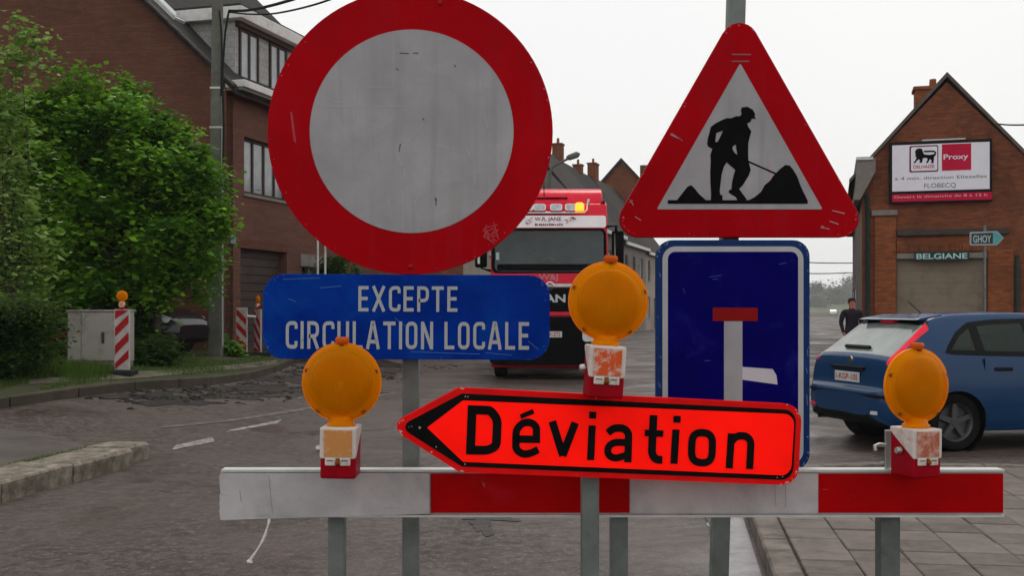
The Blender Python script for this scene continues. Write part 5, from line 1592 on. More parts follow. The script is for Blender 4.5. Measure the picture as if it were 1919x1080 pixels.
    plan = [(0.0, 0.0)] + [(x, side_y(x, jz)) for x in (0.012, 0.02, 0.03, 0.045, 0.065, 0.1, 0.16, 0.25, 0.36, 0.46)]
    plan = [(x, -y) for x, y in reversed(plan[1:])] + plan[1:]
    vs_ = []
    for i, (x, y) in enumerate(plan):
        n2 = Vector((-(1.0 if abs(y) < 0.7 else 0.4), y * 0.6)).normalized() * 0.012
        for zz_ in (0.562, 0.597):
            vs_.append((x + n2.x, y + n2.y, zz_))
    MB().add(vs_, [(2 * i, 2 * i + 2, 2 * i + 3, 2 * i + 1) for i in range(len(plan) - 1)]).build('bumper_strip', M_BLKPL, e, smooth=60, uv=False)
    # seats seen through the glass
    for (x, y) in ((1.55, 0.36), (1.55, -0.36), (2.35, 0.37), (2.35, -0.37)):
        MB().box(x - 0.1, x + 0.06, y - 0.24, y + 0.24, 0.45, 1.02).box(x - 0.11, x - 0.01, y - 0.13, y + 0.13, 1.04, 1.22).build('seat', M_SEAT, e, bevel=0.04)
    if detail:
        pl = MB().box(0.068, 0.080, -0.26, 0.26, 0.70, 0.81).build('number_plate', M_PLATE, e, bevel=0.003)
        text_mb('1-KGP-105', -0.235, 0.235, 0.722, 0.788, lambda y, z: (0.0665, -y, z), 0.02).build('lettering', M_PLATE_TX, pl)
        MB().box(0.060, 0.115, -0.34, 0.34, 0.835, 0.875).build('boot_handle', M_BLKPL, e, bevel=0.008)
        MB().lathe([(0.0, -0.003), (0.045, -0.003), (0.045, 0.01)], 20, (0.112, 0, 0.935), 'x').build('badge', M_CHROME, e, smooth=40)
        MB().obox((0.235, 0.05, 1.082), (0.010, 0, 0.011), (0, 0.26, 0), (-0.010, 0, 0.010)).build('wiper', M_BLKPL, e)
        sp = MB().prism([[(0.54, 1.385), (0.60, 1.400), (0.88, 1.447), (0.88, 1.40), (0.64, 1.370)]], -0.57, 0.57, 'y').build('spoiler', paint, e, bevel=0.01)
        MB().box(0.57, 0.74, -0.14, 0.14, 1.350, 1.370).build('brake_light', M_TAIL, sp)
        for sd in (1, -1):
            MB().box(0.005, 0.04, sd * 0.62 - 0.09, sd * 0.62 + 0.09, 0.385, 0.425).build('reflector', M_HEAD if sd < 0 else M_TAIL, e, bevel=0.006)
            MB().box(1.28, 1.50, sd * 0.893 - 0.018, sd * 0.893 + 0.018, 0.845, 0.885).build('door_handle', M_BLKPL, e, bevel=0.012)
            MB().box(2.72, 2.92, min(sd * 0.86, sd * 1.0), max(sd * 0.86, sd * 1.0), 0.98, 1.12).build('door_mirror', paint, e, bevel=0.04, seg=3)
            MB().box(1.165, 1.169, sd * 0.885 - 0.012, sd * 0.885 + 0.012, 0.40, 0.98).build('door_gap', M_BLKPL, e)
        MB().lathe([(0.028, -0.03), (0.028, 0.12), (0.02, 0.12), (0.02, -0.03)], 14, (0.04, 0.52, 0.275), 'x').build('exhaust', M_CHROME, e, smooth=40)
        MB().tube([(1.0, 0, 1.45), (0.84, 0, 1.58), (0.82, 0, 1.6)], [0.006, 0.004, 0.002], 6).build('aerial', M_BLKPL, e)
    return e

M_CARBLUE = mat('blue_metallic_paint', (0.006, 0.038, 0.105), 0.15, metal=0.0, var=0.04, scale=3, coat=0.0, spec=0.3)
car = hatchback('parked_car', 'blue hatchback standing on the wet road by the pavement', M_CARBLUE)
th = R(12.5)
rc_ = Vector((3.84, 11.36, 0))                                     # rear right corner on the ground
rear = rc_ + Vector((-math.sin(th), math.cos(th), 0)) * 0.86
car.location = rear
car.rotation_euler = (0, 0, th)
M_CARRED = mat('dark_red_paint', (0.24, 0.018, 0.014), 0.2, var=0.08, scale=3, spec=0.4)
M_LNOSE = mat('black_car_paint', (0.012, 0.012, 0.014), 0.18, spec=0.4)
car2 = hatchback('parked_car', 'dark red car with black nose parked behind the leafy bush', M_CARRED, detail=False, nose=M_LNOSE)
fr_ = W(362, 640, 21.3)
zc2 = VZ(fr_.x - 1, 21.3)
car2.rotation_euler = (0, 0, R(-14))
car2.location = Vector((fr_.x, 21.3, zc2)) - Vector((math.cos(R(-14)), math.sin(R(-14)), 0)) * 4.3
for ch in car2.children:
    if ch.name.startswith('headlamp'): pass
# far white car down the street
def far_car(px, py, y, label, c):
    p = W(px, py, y)
    e = tag(empty('far_car', loc=(p.x, y, 0)), label, 'car')
    e.rotation_euler = (0, 0, -AL)
    MB().prism([[(-2.1, 0.3), (2.1, 0.3), (2.15, 0.75), (1.2, 0.85), (0.6, 1.4), (-1.3, 1.42), (-2.05, 0.9)]], -0.85, 0.85, 'x').build('body', mat('far_white_paint', c, 0.3), e, bevel=0.08)
    MB().prism([[(1.25, 0.87), (0.66, 1.36), (0.62, 1.36), (1.21, 0.87)]], -0.7, 0.7, 'x').build('windscreen', M_PANE_DARK, e)
    MB().prism([[(-2.08, 0.95), (-1.36, 1.38), (-1.40, 1.38), (-2.12, 0.95)]], -0.7, 0.7, 'x').build('rear_window', M_PANE_DARK, e)
    for x in (-0.75, 0.75):
        for yy in (-1.3, 1.35):
            MB().lathe([(0, -0.1), (0.3, -0.1), (0.3, 0.1), (0, 0.1)], 16, (x, yy, 0.3), 'x').build('wheel', M_TYRE, e, smooth=40)
    return e
far_car(1562, 585, 290, 'small white car far down the street before the hazy trees', (0.75, 0.75, 0.75))

# red lorry facing the camera
YL = 23.4
ktr = YL / FPX
FT = zframe(W(1030, 580, YL) * 1.0 + Vector((0, 0, -1.5)), R(-1.0))
lo = tag(empty('lorry', FT.M), 'red lorry with white sun visor and roof lamps facing the camera', 'lorry')
def lx(px): return FT.hit(px, 500, 1).x
def lz(py): return FT.hit(1030, py, 1).z
M_LRED = mat('lorry_red', (0.68, 0.004, 0.030), 0.25, var=0.06, scale=1.5, coat=0.05, spec=0.22)
M_LBLK = mat('lorry_black', (0.004, 0.004, 0.005), 0.5, spec=0.03, var=0.25, scale=4)
M_LGLASS = mat('lorry_windscreen', (0.030, 0.040, 0.040), 0.05, var=0.6, scale=0.9, spec=0.45)
hw = 1.25
zw0, zw1 = lz(512), lz(428)
# cab shell: front face leaning back a little, as a side profile swept across the width
cab = [(0.04, lz(690)), (0.0, lz(600)), (0.02, lz(512)), (0.16, lz(428)), (0.24, lz(402)), (0.34, lz(380)), (0.50, lz(374)), (2.3, lz(374)), (2.3, lz(690))]
cabm = MB()
for x, k in ((-hw, 0), (hw, 1)):
    pass
cabm.prism([cab], -hw, hw, 'x').build('cab', M_LRED, lo, bevel=0.13, seg=5, smooth=50)
fz_ = lz(374)
MB().prism([[(0.40, fz_ - 0.05), (0.50, lz(360)), (0.72, lz(348)), (1.1, lz(344)), (2.3, lz(345)), (2.3, fz_ - 0.05)]], -1.16, 1.16, 'x').build('roof_fairing', M_LRED, lo, bevel=0.16, seg=5, smooth=50)
def front_y(z):
    pr = cab[:6]
    for (y0, z0), (y1, z1) in zip(pr[:-1], pr[1:]):
        if z0 <= z <= z1: return y0 + (y1 - y0) * (z - z0) / (z1 - z0)
    return 0.0
def panel(name, px0, px1, py0, py1, m_, off, parent=lo, rad=0.0, thick=0.03):
    """a panel lying on the sloping cab front"""
    x0, x1, z0, z1 = lx(px0), lx(px1), lz(py1), lz(py0)
    pl_ = rrect(x0, x1, z0, z1, rad) if rad else rect(x0, x1, z0, z1)
    mb = MB()
    mb.prism([pl_], 0, thick, 'y')
    mb.v = [(x, front_y(z) - off + y - thick, z) for x, y, z in mb.v]
    return mb.build(name, m_, parent)
panel('windscreen', 928, 1132, 431, 509, M_LGLASS, 0.012, rad=0.10)
panel('windscreen_seal', 922, 1137, 428, 512, M_LBLK, 0.004, rad=0.12)
panel('windscreen_sticker', 930, 936, 473, 487, mat('pale_teal_sticker', (0.35, 0.45, 0.42), 0.5), 0.043, thick=0.004)
panel('windscreen_card', 1008, 1040, 482, 491, mat('dim_card', (0.085, 0.09, 0.09), 0.3, var=0.4, scale=12), 0.043, thick=0.004)
panel('windscreen_card', 988, 1008, 467, 471, mat('dim_card', (0.085, 0.09, 0.09), 0.3, var=0.4, scale=12), 0.043, thick=0.004)
panel('dashboard_edge', 932, 1128, 495, 508, M_LBLK, 0.043, rad=0.04, thick=0.002)
vz = panel('sun_visor', 925, 1136, 404, 427, mat('visor_white', (0.85, 0.78, 0.80), 0.4, var=0.08, scale=3), 0.16, rad=0.05, thick=0.05)
yv = front_y(lz(415)) - 0.21
def vtext(s_, px0, px1, py0, py1, m_, y, parent, emb=0.0):
    text_mb(s_, lx(px0), lx(px1), lz(py1), lz(py0), lambda x, z: (x, y, z), emb).build('lettering', m_, parent)
M_VTX = mat('visor_maroon_text', (0.20, 0.05, 0.08), 0.5)
yv0 = min(q.co.y for q in vz.data.vertices) - 0.004
vtext('W.R. JANE', 1002, 1052, 407, 416, M_VTX, yv0, vz, 0.015)
mb = MB(); rv_ = random.Random(2)
for q in range(14):
    a = 1003 + q * 3.8
    mb.box(lx(a), lx(a + rv_.uniform(1.5, 3.2)), yv0, yv0 + 0.003, lz(423), lz(420 - rv_.uniform(0, 1)))
tag(mb.build('small_print', M_VTX, vz), kind='stuff')
for cx, fl in ((987, -1), (1068, 1)):
    mb = MB()
    for q in range(9):
        a, b = cx + rv_.uniform(-8, 10), 405 + rv_.uniform(2, 14)
        mb.obox((lx(a), yv0 + 0.001, lz(b)), (rv_.uniform(.01, .04), 0, rv_.uniform(-.03, .03)), (0, 0.002, 0), (0.004, 0, 0.008))
    tag(mb.build('ornament', M_VTX, vz), kind='stuff')
panel('red_band', 921, 1138, 513, 531, M_LRED, 0.03, rad=0.04)
panel('chrome_strip', 925, 1135, 532, 538, M_FRAME_WHITE, 0.045, thick=0.04)
gr_ = panel('grille', 925, 1136, 540, 584, M_LBLK, 0.05, thick=0.04)
for q in range(4):
    panel('grille_bar', 930, 1130, 545 + q * 10, 548 + q * 10, M_BLKPL, 0.066, gr_, thick=0.015)
panel('red_strip', 930, 1130, 585, 591, M_LRED, 0.055, thick=0.04)
bu = panel('bumper', 919, 1140, 594, 684, M_LBLK, 0.14, rad=0.12, thick=0.13)
yb_ = min(q.co.y for q in bu.data.vertices)
pl = MB().box(lx(1008), lx(1053), yb_ - 0.02, yb_ - 0.004, lz(632), lz(621)).build('number_plate', M_PLATE, lo)
text_mb('1-ABX-272', lx(1011), lx(1050), lz(630), lz(623), lambda x, z: (x, yb_ - 0.023, z), 0.01).build('lettering', M_PLATE_TX, pl)
for s_ in (-1, 1):
    hl = MB().prism([rrect(s_ * 0.93 - 0.24, s_ * 0.93 + 0.24, lz(640), lz(612), 0.08)], yb_ - 0.03, yb_ - 0.003, 'y').build('headlamp', M_HEAD, lo)
    MB().prism([rrect(s_ * 0.95 - 0.12, s_ * 0.95 + 0.12, lz(668), lz(656), 0.04)], yb_ - 0.02, yb_ - 0.003, 'y').build('fog_lamp', M_HEAD, lo)
text_mb('W&J', lx(1010), lx(1046), lz(528), lz(514), lambda x, z: (x, front_y(lz(520)) - 0.066, z), 0.02).build('emblem_lettering', mat('emblem_pale', (0.45, 0.2, 0.22), 0.4), lo)
text_mb('MAN', lx(1002), lx(1060), lz(567), lz(552), lambda x, z: (x, front_y(lz(560)) - 0.100, z), 0.03).build('brand_lettering', mat('silver_letter', (0.5, 0.5, 0.52), 0.35, metal=0.5), lo)
MB().lathe([(0.07, -0.012), (0.09, 0), (0.09, 0.03)], 20, (lx(1031), -0.10, lz(536)), 'y').build('lion_badge', M_CHROME, lo, smooth=40)
# roof lamps on a chromed bar
yr = front_y(lz(388)) - 0.14
zbar = lz(398)
bar_pts = [(-1.02, yr, lz(372)), (-1.02, yr, lz(390)), (-0.97, yr, zbar), (-0.85, yr, zbar), (0.85, yr, zbar), (0.80, yr, zbar), (lx(1096), yr, zbar), (lx(1102), yr, lz(393)), (lx(1104), yr, lz(372))]
bar_pts = [(-lx(1104), yr, lz(372)), (-lx(1102), yr, lz(393)), (-lx(1096), yr, zbar), (lx(1096), yr, zbar), (lx(1102), yr, lz(393)), (lx(1104), yr, lz(372))]
MB().tube(bar_pts, 0.032, 10).build('lamp_bar', M_CHROME, lo, smooth=60)
for px in (1012, 1043, 1071, 989, 958):
    lp = MB().prism([rrect(lx(px) - 0.13, lx(px) + 0.13, lz(394), lz(381), 0.05)], yr - 0.06, yr + 0.06, 'y').build('roof_lamp', M_CHROME, lo, bevel=0.01)
    MB().prism([rrect(lx(px) - 0.11, lx(px) + 0.11, lz(393), lz(382), 0.045)], yr - 0.066, yr - 0.061, 'y').build('lamp_glass', M_HEAD, lp)
m_, n, l, bs = nodes_of('lit_beacon')
bs.inputs['Base Color'].default_value = (0.9, 0.25, 0.02, 1)
bs.inputs['Emission Color'].default_value = (1.0, 0.30, 0.02, 1)
bs.inputs['Emission Strength'].default_value = 2.2
for px in (1087, 973):
    MB().lathe([(0.0, lz(394)), (0.10, lz(394)), (0.10, lz(384)), (0.07, lz(379)), (0, lz(378))], 16, (lx(px) if px > 1030 else -lx(1087), yr - 0.03, 0)).build('beacon', m_, lo, smooth=40)
MB().tube([(lx(1021), 0.5, lz(372)), (lx(1020), 0.45, lz(330))], [0.012, 0.006], 6).build('aerial', M_LBLK, lo)
MB().box(lx(985), lx(1065), 0.42, 0.52, lz(368), lz(366)).build('roof_seam', M_LBLK, lo)
for s_ in (-1, 1):
    mb = MB().tube([(s_ * 1.2, 0.2, zw1 + 0.05), (s_ * 1.42, 0.0, zw1 + 0.05), (s_ * 1.44, 0.0, zw0 + 0.1), (s_ * 1.24, 0.15, zw0 + 0.05)], 0.03, 8)
    mb.build('mirror_arm', M_LBLK, lo, smooth=40)
    MB().box(s_ * 1.46 - 0.13, s_ * 1.46 + 0.13, 0.02, 0.12, zw0 + 0.12, zw1 - 0.05).build('mirror', M_LBLK, lo, bevel=0.04)
    MB().box(s_ * 1.46 - 0.07, s_ * 1.46 - 0.02, -0.002, 0.018, zw0 + 0.2, zw1 - 0.12).build('mirror_trim', M_FRAME_WHITE, lo)
    MB().lathe([(0.05, -0.1), (0.06, 0.0), (0.06, 0.25)], 10, (s_ * 1.16, 0.45, lz(378)), 'y').build('air_horn', M_CHROME, lo, smooth=40)
    for yy in (1.25, 4.6, 5.9):
        wheel(lo, s_ * 1.05, 0, 0.5, 0.3, s_)
        w_ = [c for c in lo.children if c.name.startswith('wheel')][-1]
        w_.location = (s_ * 1.06, yy, 0.5)
        w_.rotation_euler = (0, 0, R(90))
MB().box(-0.45, 0.45, 1.0, 8.0, 0.55, 0.95).build('chassis', M_LBLK, lo)
MB().box(-1.23, 1.23, 2.9, 8.2, 1.2, 2.9).build('tipper_body', M_LRED, lo, bevel=0.03)
MB().box(-1.2, 1.2, 0.1, 2.2, 0.32, 0.5).build('undertray', M_LBLK, lo)
MB().box(lx(940), lx(1125), front_y(lz(505)) - 0.05, front_y(lz(505)) - 0.038, lz(508), lz(506)).build('wiper', M_LBLK, lo)
MB().box(lx(990), lx(1035), 0.13 + 0.02 - 0.18, 0.13 - 0.16 + 0.02, lz(489), lz(484)).build('windscreen_card', M_BBW, lo) if False else None

# ------------------------------------------------------------------ roadside things on the left
# utility cabinet
cb = G(180, 684, 0.11)
YC = cb.y
Fc = zframe(Vector((cb.x, YC, VZ(cb.x, YC) - 0.02)), R(3))
cabn = tag(empty('utility_cabinet', Fc.M), 'pale grey utility cabinet standing in the grass by the bush', 'cabinet')
cx0, cx1 = Fc.hit(127, 640, 1).x, Fc.hit(240, 640, 1).x
cz1 = Fc.hit(180, 581, 1).z
M_CAB = mat('cabinet_grey', (0.31, 0.29, 0.26), 0.55, var=0.1, scale=3, dirt=(0.18, 0.16, 0.13), dirt_amt=0.3, dscale=2.5)
MB().box(cx0, cx1, 0, 0.36, 0.08, cz1 - 0.03).build('body', M_CAB, cabn, bevel=0.006)
MB().box(cx0 - 0.015, cx1 + 0.015, -0.03, 0.38, cz1 - 0.028, cz1).build('lid', M_CAB, cabn, bevel=0.006)
MB().box(cx0 + 0.01, cx1 - 0.01, 0.01, 0.35, -0.15, 0.078).build('plinth', M_CONC, cabn)
xm = Fc.hit(153, 640, 1).x
for a, b in ((cx0 + 0.01, xm - 0.005), (xm + 0.005, cx1 - 0.01)):
    d = MB().box(a, b, -0.015, -0.003, 0.1, cz1 - 0.045).build('door', M_CAB, cabn, bevel=0.004)
xh = Fc.hit(194, 640, 1).x
MB().box(xh - 0.02, xh + 0.02, -0.03, -0.0155, 0.38, 0.56).build('handle', mat('cabinet_handle', (0.03, 0.05, 0.045), 0.5), cabn)
MB().box(xm + 0.03, xm + 0.05, -0.025, -0.0155, cz1 - 0.24, cz1 - 0.06).build('hinge', M_STEEL, cabn)

# striped beacons
M_BEW = mat('beacon_white', (0.42, 0.38, 0.36), 0.5, var=0.15, scale=8, dirt=(0.25, 0.2, 0.18), dirt_amt=0.35, dscale=5)
M_BER = worn_paint_mat('beacon_red', (0.33, 0.012, 0.018), (0.40, 0.33, 0.32), 0.60, 0.70, 12)
def beacon(px0, px1, py0, py1, slant, label, yaw, lamp_px=None, lean=0.0):
    b = G((px0 + px1) / 2, py1, 0.13)
    b.z = VZ(b.x, b.y) + 0.005
    F = Frame(b, (math.cos(yaw), math.sin(yaw), 0), (-math.sin(yaw), math.cos(yaw), 0), (0, 0, 1))
    e = tag(empty('traffic_beacon', F.M), label, 'beacon', 'striped beacons along the left kerb')
    x0, x1 = F.hit(px0, py1, 1).x, F.hit(px1, py1, 1).x
    z1 = F.hit((px0 + px1) / 2, py0, 1).z
    MB().box(x0, x1, -0.02, 0.02, 0.06, z1).build('board', M_BEW, e, bevel=0.006)
    w = x1 - x0
    stp = (z1 - 0.1) / 6.6
    for k in range(4):
        za = 0.07 + k * stp * 2 - stp * 0.3
        q = [(x0 + 0.015, za), (x1 - 0.015, za + slant * w), (x1 - 0.015, za + slant * w + stp), (x0 + 0.015, za + stp)]
        q = [(x, min(max(z, 0.075), z1 - 0.015)) for x, z in q]
        if abs(q[0][1] - q[3][1]) < 0.01 and abs(q[1][1] - q[2][1]) < 0.01: continue
        MB().prism([q], -0.0245, -0.0205, 'y').build('red_stripe', M_BER, e)
    MB().box((x0 + x1) / 2 - 0.03, (x0 + x1) / 2 + 0.03, 0.021, 0.06, -0.05, z1 * 0.8).build('stake', M_GALV, e)
    MB().box((x0 + x1) / 2 - 0.18, (x0 + x1) / 2 + 0.18, -0.2, 0.22, -0.06, 0.055).build('foot', M_RUBBER, e, bevel=0.01)
    return e, F, z1, (x0 + x1) / 2
b1 = beacon(215, 244, 580, 700, 0.9, 'striped beacon with amber lamp beside the utility cabinet', R(4))
b2 = beacon(443, 464, 577, 664, -0.9, 'striped beacon with no lamp before the garage door', R(-6))
b3 = beacon(478, 490, 580, 664, -0.9, 'narrow striped beacon with amber lamp beside the blue text panel', R(-50))
for (bc, sc, lab) in ((b1, 0.88, 'small amber lamp on the beacon by the utility cabinet'), (b3, 0.95, 'small amber lamp on the narrow beacon by the blue panel')):
    c = copy_tree(lamps[0])
    c['label'] = lab
    e, F, z1, xm = bc
    c.matrix_world = F.M @ Matrix.Translation((xm, -0.0 , z1 + 0.002)) @ Matrix.Diagonal((sc, sc, sc, 1))
# rail between the two beacons
pa, pb = W(464, 593, b2[1].M.translation.y - 0.03), W(480, 594, b2[1].M.translation.y - 0.03)
tag(MB().tube([pa, pb], 0.025, 8).build('cross_rail', M_FRAME_WHITE, smooth=40), 'short pale rail joining the two beacons before the garage', 'rail')

# concrete pole with its cables
YP = 22.6
pb_ = W(405, 660, YP); base_z = VZ(pb_.x, YP)
pole = tag(empty('utility_pole', loc=(pb_.x, YP, base_z)), 'tall grey concrete utility pole at the corner of the brown house', 'pole')
kk = YP / FPX
topz = W(408, -70, YP).z - base_z
xt = W(408.5, 0, YP).x - pb_.x
M_POLE = mat('pole_concrete', (0.135, 0.135, 0.115), 0.85, var=0.2, scale=3, bump=0.2, bscale=30, dirt=(0.07, 0.075, 0.06), dirt_amt=0.4, dscale=1.5)
mb = MB()
w0, w1 = 26 * kk / 2, 17 * kk / 2
mb.add([(sx * w + dx, sy * w, z) for w, dx, z in ((w0, 0, -0.2), (w1, xt, topz)) for sx, sy in ((-1, -1), (1, -1), (1, 1), (-1, 1))], [(0, 1, 5, 4), (1, 2, 6, 5), (2, 3, 7, 6), (3, 0, 4, 7), (4, 5, 6, 7), (3, 2, 1, 0)])
mb.build('shaft', M_POLE, pole, bevel=0.03)
for py in (166, 240):
    z = W(405, py, YP).z - base_z; xx = xt * z / topz
    w = w0 + (w1 - w0) * z / topz + 0.008
    MB().box(xx - w, xx + w, -w, w, z - 0.02, z + 0.02).build('band', M_STEEL, pole)
cpts = [(W(417.5, py, YP - 0.1).x - pb_.x, -0.12, W(417, py, YP - 0.1).z - base_z) for py in (650, 500, 350, 240)]
MB().tube(cpts, 0.018, 8).build('conduit', mat('conduit_grey', (0.40, 0.40, 0.37), 0.5), pole, smooth=40)
cab2 = [(W(px, py, YP - 0.14).x - pb_.x, -0.16, W(px, py, YP - 0.14).z - base_z) for px, py in ((419, 330), (420, 240), (418, 130), (423, 60), (428, 30), (431, 18))]
MB().tube(cab2, 0.022, 8).build('cable_riser', M_RUBBER, pole, smooth=40)
cab3 = [(W(px, py, YP - 0.12).x - pb_.x, -0.14, W(px, py, YP - 0.12).z - base_z) for px, py in ((412, 20), (416, 60), (417, 110), (415, 180))]
MB().tube(cab3, 0.018, 8).build('cable_riser', M_RUBBER, pole, smooth=40)
def wire(pts, r, label, m_=M_RUBBER):
    c = catmull([tuple(p) for p in pts], 8)
    return tag(MB().tube([Vector(p) for p in c], r, 6).build('overhead_cable', m_, smooth=60), label, 'cable')
wire([W(431, 20, YP - 0.1), W(470, 18, 22), W(530, 4, 20), W(580, -16, 17), W(660, -80, 13)], 0.028, 'thick black overhead cable leaving the concrete pole')
wire([W(428, 22, YP - 0.1), W(470, 26, 22), W(520, 24, 20.5), W(600, 5, 18), W(680, -30, 15), W(800, -110, 11)], 0.017, 'thin sagging overhead cable below the thick cable from the pole')
wire([W(1480, 490, 95), W(1540, 493, 100), W(1605, 493, 110), W(1640, 491, 118)], 0.05, 'upper of two far overhead wires before the hazy trees')
wire([W(1480, 512, 95), W(1540, 513, 100), W(1605, 511, 110), W(1640, 508, 118)], 0.05, 'lower of two far overhead wires before the hazy trees')
wire([W(1868, 232, 31.2), W(1895, 234, 28), W(1940, 233, 24), W(1990, 228, 22)], 0.022, 'black overhead cable fixed to the roof edge of the gable building')
# street lamp arm above the lorry
pL = Vector(W(1040, 312, 40))
e = tag(empty('street_lamp', loc=(pL.x - 0.2, 40, 0)), 'street lamp with sloping arm above the lorry roof', 'street lamp')
mb = MB().tube([(0, 0, 0.0), (0, 0, pL.z - 0.3), (0.12, 0, pL.z), (W(1072, 294, 40).x - pL.x + 0.2, 0, W(1072, 294, 40).z)], [0.09, 0.06, 0.05, 0.04], 10)
mb.build('mast', M_POLE, e, smooth=40)
ha, hb = W(1062, 297, 40) - Vector((pL.x - 0.2, 40, 0)), W(1087, 288, 40) - Vector((pL.x - 0.2, 40, 0))
MB().tube([ha, ha.lerp(hb, 0.2), ha.lerp(hb, 0.8), hb], [0.06, 0.11, 0.12, 0.04], 10).build('lamp_head', M_POLE, e, smooth=60)

# ------------------------------------------------------------------ vegetation
def leaves_mb(centres, per, spread, size, rnd, droop=0.3, zmin=None):
    """leaf quads around clump centres; returns verts, faces, tone per face"""
    v, f, tone = [], [], []
    for c, tn, sc in centres:
        for _ in range(per):
            d = Vector((rnd.gauss(0, 1), rnd.gauss(0, 1), rnd.gauss(0, 0.75)))
            p = c + d * spread * sc * 0.5
            if zmin is not None and p.z < zmin: continue
            a = rnd.uniform(0, 6.283)
            u = Vector((math.cos(a), math.sin(a), rnd.uniform(-0.7, 0.35) - droop * 0.3)).normalized()
            w = u.cross(Vector((rnd.uniform(-.6, .6), rnd.uniform(-.6, .6), 1))).normalized()
            L = size * rnd.choice((0.6, 0.8, 0.95, 1.1, 1.45)) * rnd.uniform(0.85, 1.15); B_ = L * rnd.uniform(0.36, 0.5)
            fold = u.cross(w) * L * 0.12
            b = len(v)
            v += [tuple(p), tuple(p + u * L * 0.45 + w * B_ + fold), tuple(p + u * L), tuple(p + u * L * 0.45 - w * B_ + fold)]
            f += [(b, b + 1, b + 2), (b, b + 2, b + 3)]
            t = min(1, max(0, tn + rnd.gauss(0, 0.11)))
            tone += [t, t]
    return v, f, tone

def leaf_obj(name, data, m_, parent=None, kind=None):
    v, f, tone = data
    o = MB().add(v, f).build(name, m_, parent, uv=False, tidy=False)
    at = o.data.attributes.new('tone', 'FLOAT', 'FACE')
    at.data.foreach_set('value', tone)
    if kind: o['kind'] = kind
    return o

def branchy(parent, base, top_pts, r0, rnd):
    """trunk and limbs reaching towards points of the crown"""
    mb = MB()
    b0 = Vector((0, 0, -0.15))
    fork = Vector((0.03, 0.02, base))
    mb.tube([b0, Vector((0.02, 0, base * 0.5)), fork], [r0 * 1.25, r0, r0 * 0.85], 9)
    for p in top_pts:
        mid = fork.lerp(p, 0.5) + Vector((rnd.uniform(-.2, .2), rnd.uniform(-.2, .2), rnd.uniform(0, .25)))
        mb.tube([fork - Vector((0, 0, 0.08)), fork.lerp(mid, 0.5) + Vector((0, 0, 0.08)), mid, p], [r0 * 0.6, r0 * 0.42, r0 * 0.28, r0 * 0.08], 6)
    return mb.build('trunk', M_BARK, parent, smooth=60)

def crown_px(F0, blobs, n, rnd, yspread, y0):
    """clump centres filling outline blobs given in photo pixels (x, y, rx, ry) around depth y0"""
    out = []
    tot = sum(b[2] * b[3] for b in blobs)
    for bx_, by_, rx, ry in blobs:
        k = max(3, int(n * rx * ry / tot))
        for _ in range(k):
            while True:
                a = Vector((rnd.uniform(-1, 1), rnd.uniform(-1, 1), rnd.uniform(-1, 1)))
                if 0.35 < a.length < 1: break
            dy = a.y * yspread * min(1, (rx * y0 / FPX) / yspread if yspread else 1)
            y = y0 + dy
            p = W(bx_ + a.x * rx, by_ + a.z * ry, y0)
            p.y = y
            out.append((p - F0, rnd.betavariate(1.2, 1.6) * 0.9 + 0.1 * a.z, rnd.uniform(0.6, 1.35)))
    return out

rnd = random.Random(42)
# the big leafy elder in front of the gable wall
YE = 20.4
tb = W(292, 668, YE); tb.z = VZ(tb.x, YE)
elder = tag(empty('elder_tree', loc=tb), 'big leafy dark green bush tree with cream flowers before the brown gable', 'tree')
blobs = [(205, 320, 150, 140), (110, 270, 95, 95), (230, 205, 45, 50), (160, 190, 70, 45), (300, 300, 95, 85), (345, 360, 75, 90), (270, 250, 70, 60), (380, 380, 45, 55), (240, 450, 170, 110), (120, 420, 120, 130), (330, 460, 85, 85), (70, 240, 80, 70), (40, 350, 90, 120), (70, 500, 100, 75), (200, 540, 150, 60), (330, 530, 75, 40), (390, 440, 28, 40)]
cl = crown_px(tb, blobs, 520, rnd, 1.5, YE)
leaf_obj('crown', leaves_mb(cl, 125, 0.38, 0.115, rnd), M_LEAF, elder)
branchy(elder, 0.9, [Vector(c[0]) for c in cl[::22]], 0.085, rnd)
fl = MB()
for c, _, _ in rnd.sample([c for c in cl if c[0].y < -0.2], 34):
    p = c + Vector((rnd.uniform(-.1, .1), -0.28, 0.12)); r_ = rnd.uniform(0.03, 0.06)
    for _ in range(9):
        q = p + Vector((rnd.uniform(-r_, r_), rnd.uniform(-r_, r_), rnd.uniform(-.01, .01)))
        fl.add([q + Vector((math.cos(a) * 0.018, math.sin(a) * 0.018 * 0.8, math.sin(a) * 0.008)) for a in (0, 1.57, 3.14, 4.71)], [(0, 1, 2, 3)])
tag(fl.build('flowers', M_FLOWER, elder, uv=False, tidy=False), kind='stuff')
# a slender pale tree nearer on the left
YS = 17.2
sb = W(20, 690, YS); sb.z = VZ(sb.x, YS)
sap = tag(empty('slender_tree', loc=sb), 'slender pale green tree with airy top left of the elder', 'tree')
blobs = [(30, 60, 14, 28), (60, 72, 20, 12), (10, 100, 26, 35), (55, 105, 22, 14), (10, 165, 30, 40), (15, 255, 38, 55), (10, 360, 60, 70), (35, 460, 60, 60), (15, 540, 65, 40)]
cs = crown_px(sb, blobs, 150, rnd, 0.6, YS)
leaf_obj('crown', leaves_mb(cs, 22, 0.34, 0.11, rnd), M_LEAF_PALE, sap)
branchy(sap, 1.1, [Vector(c[0]) for c in cs[::9]], 0.05, rnd)
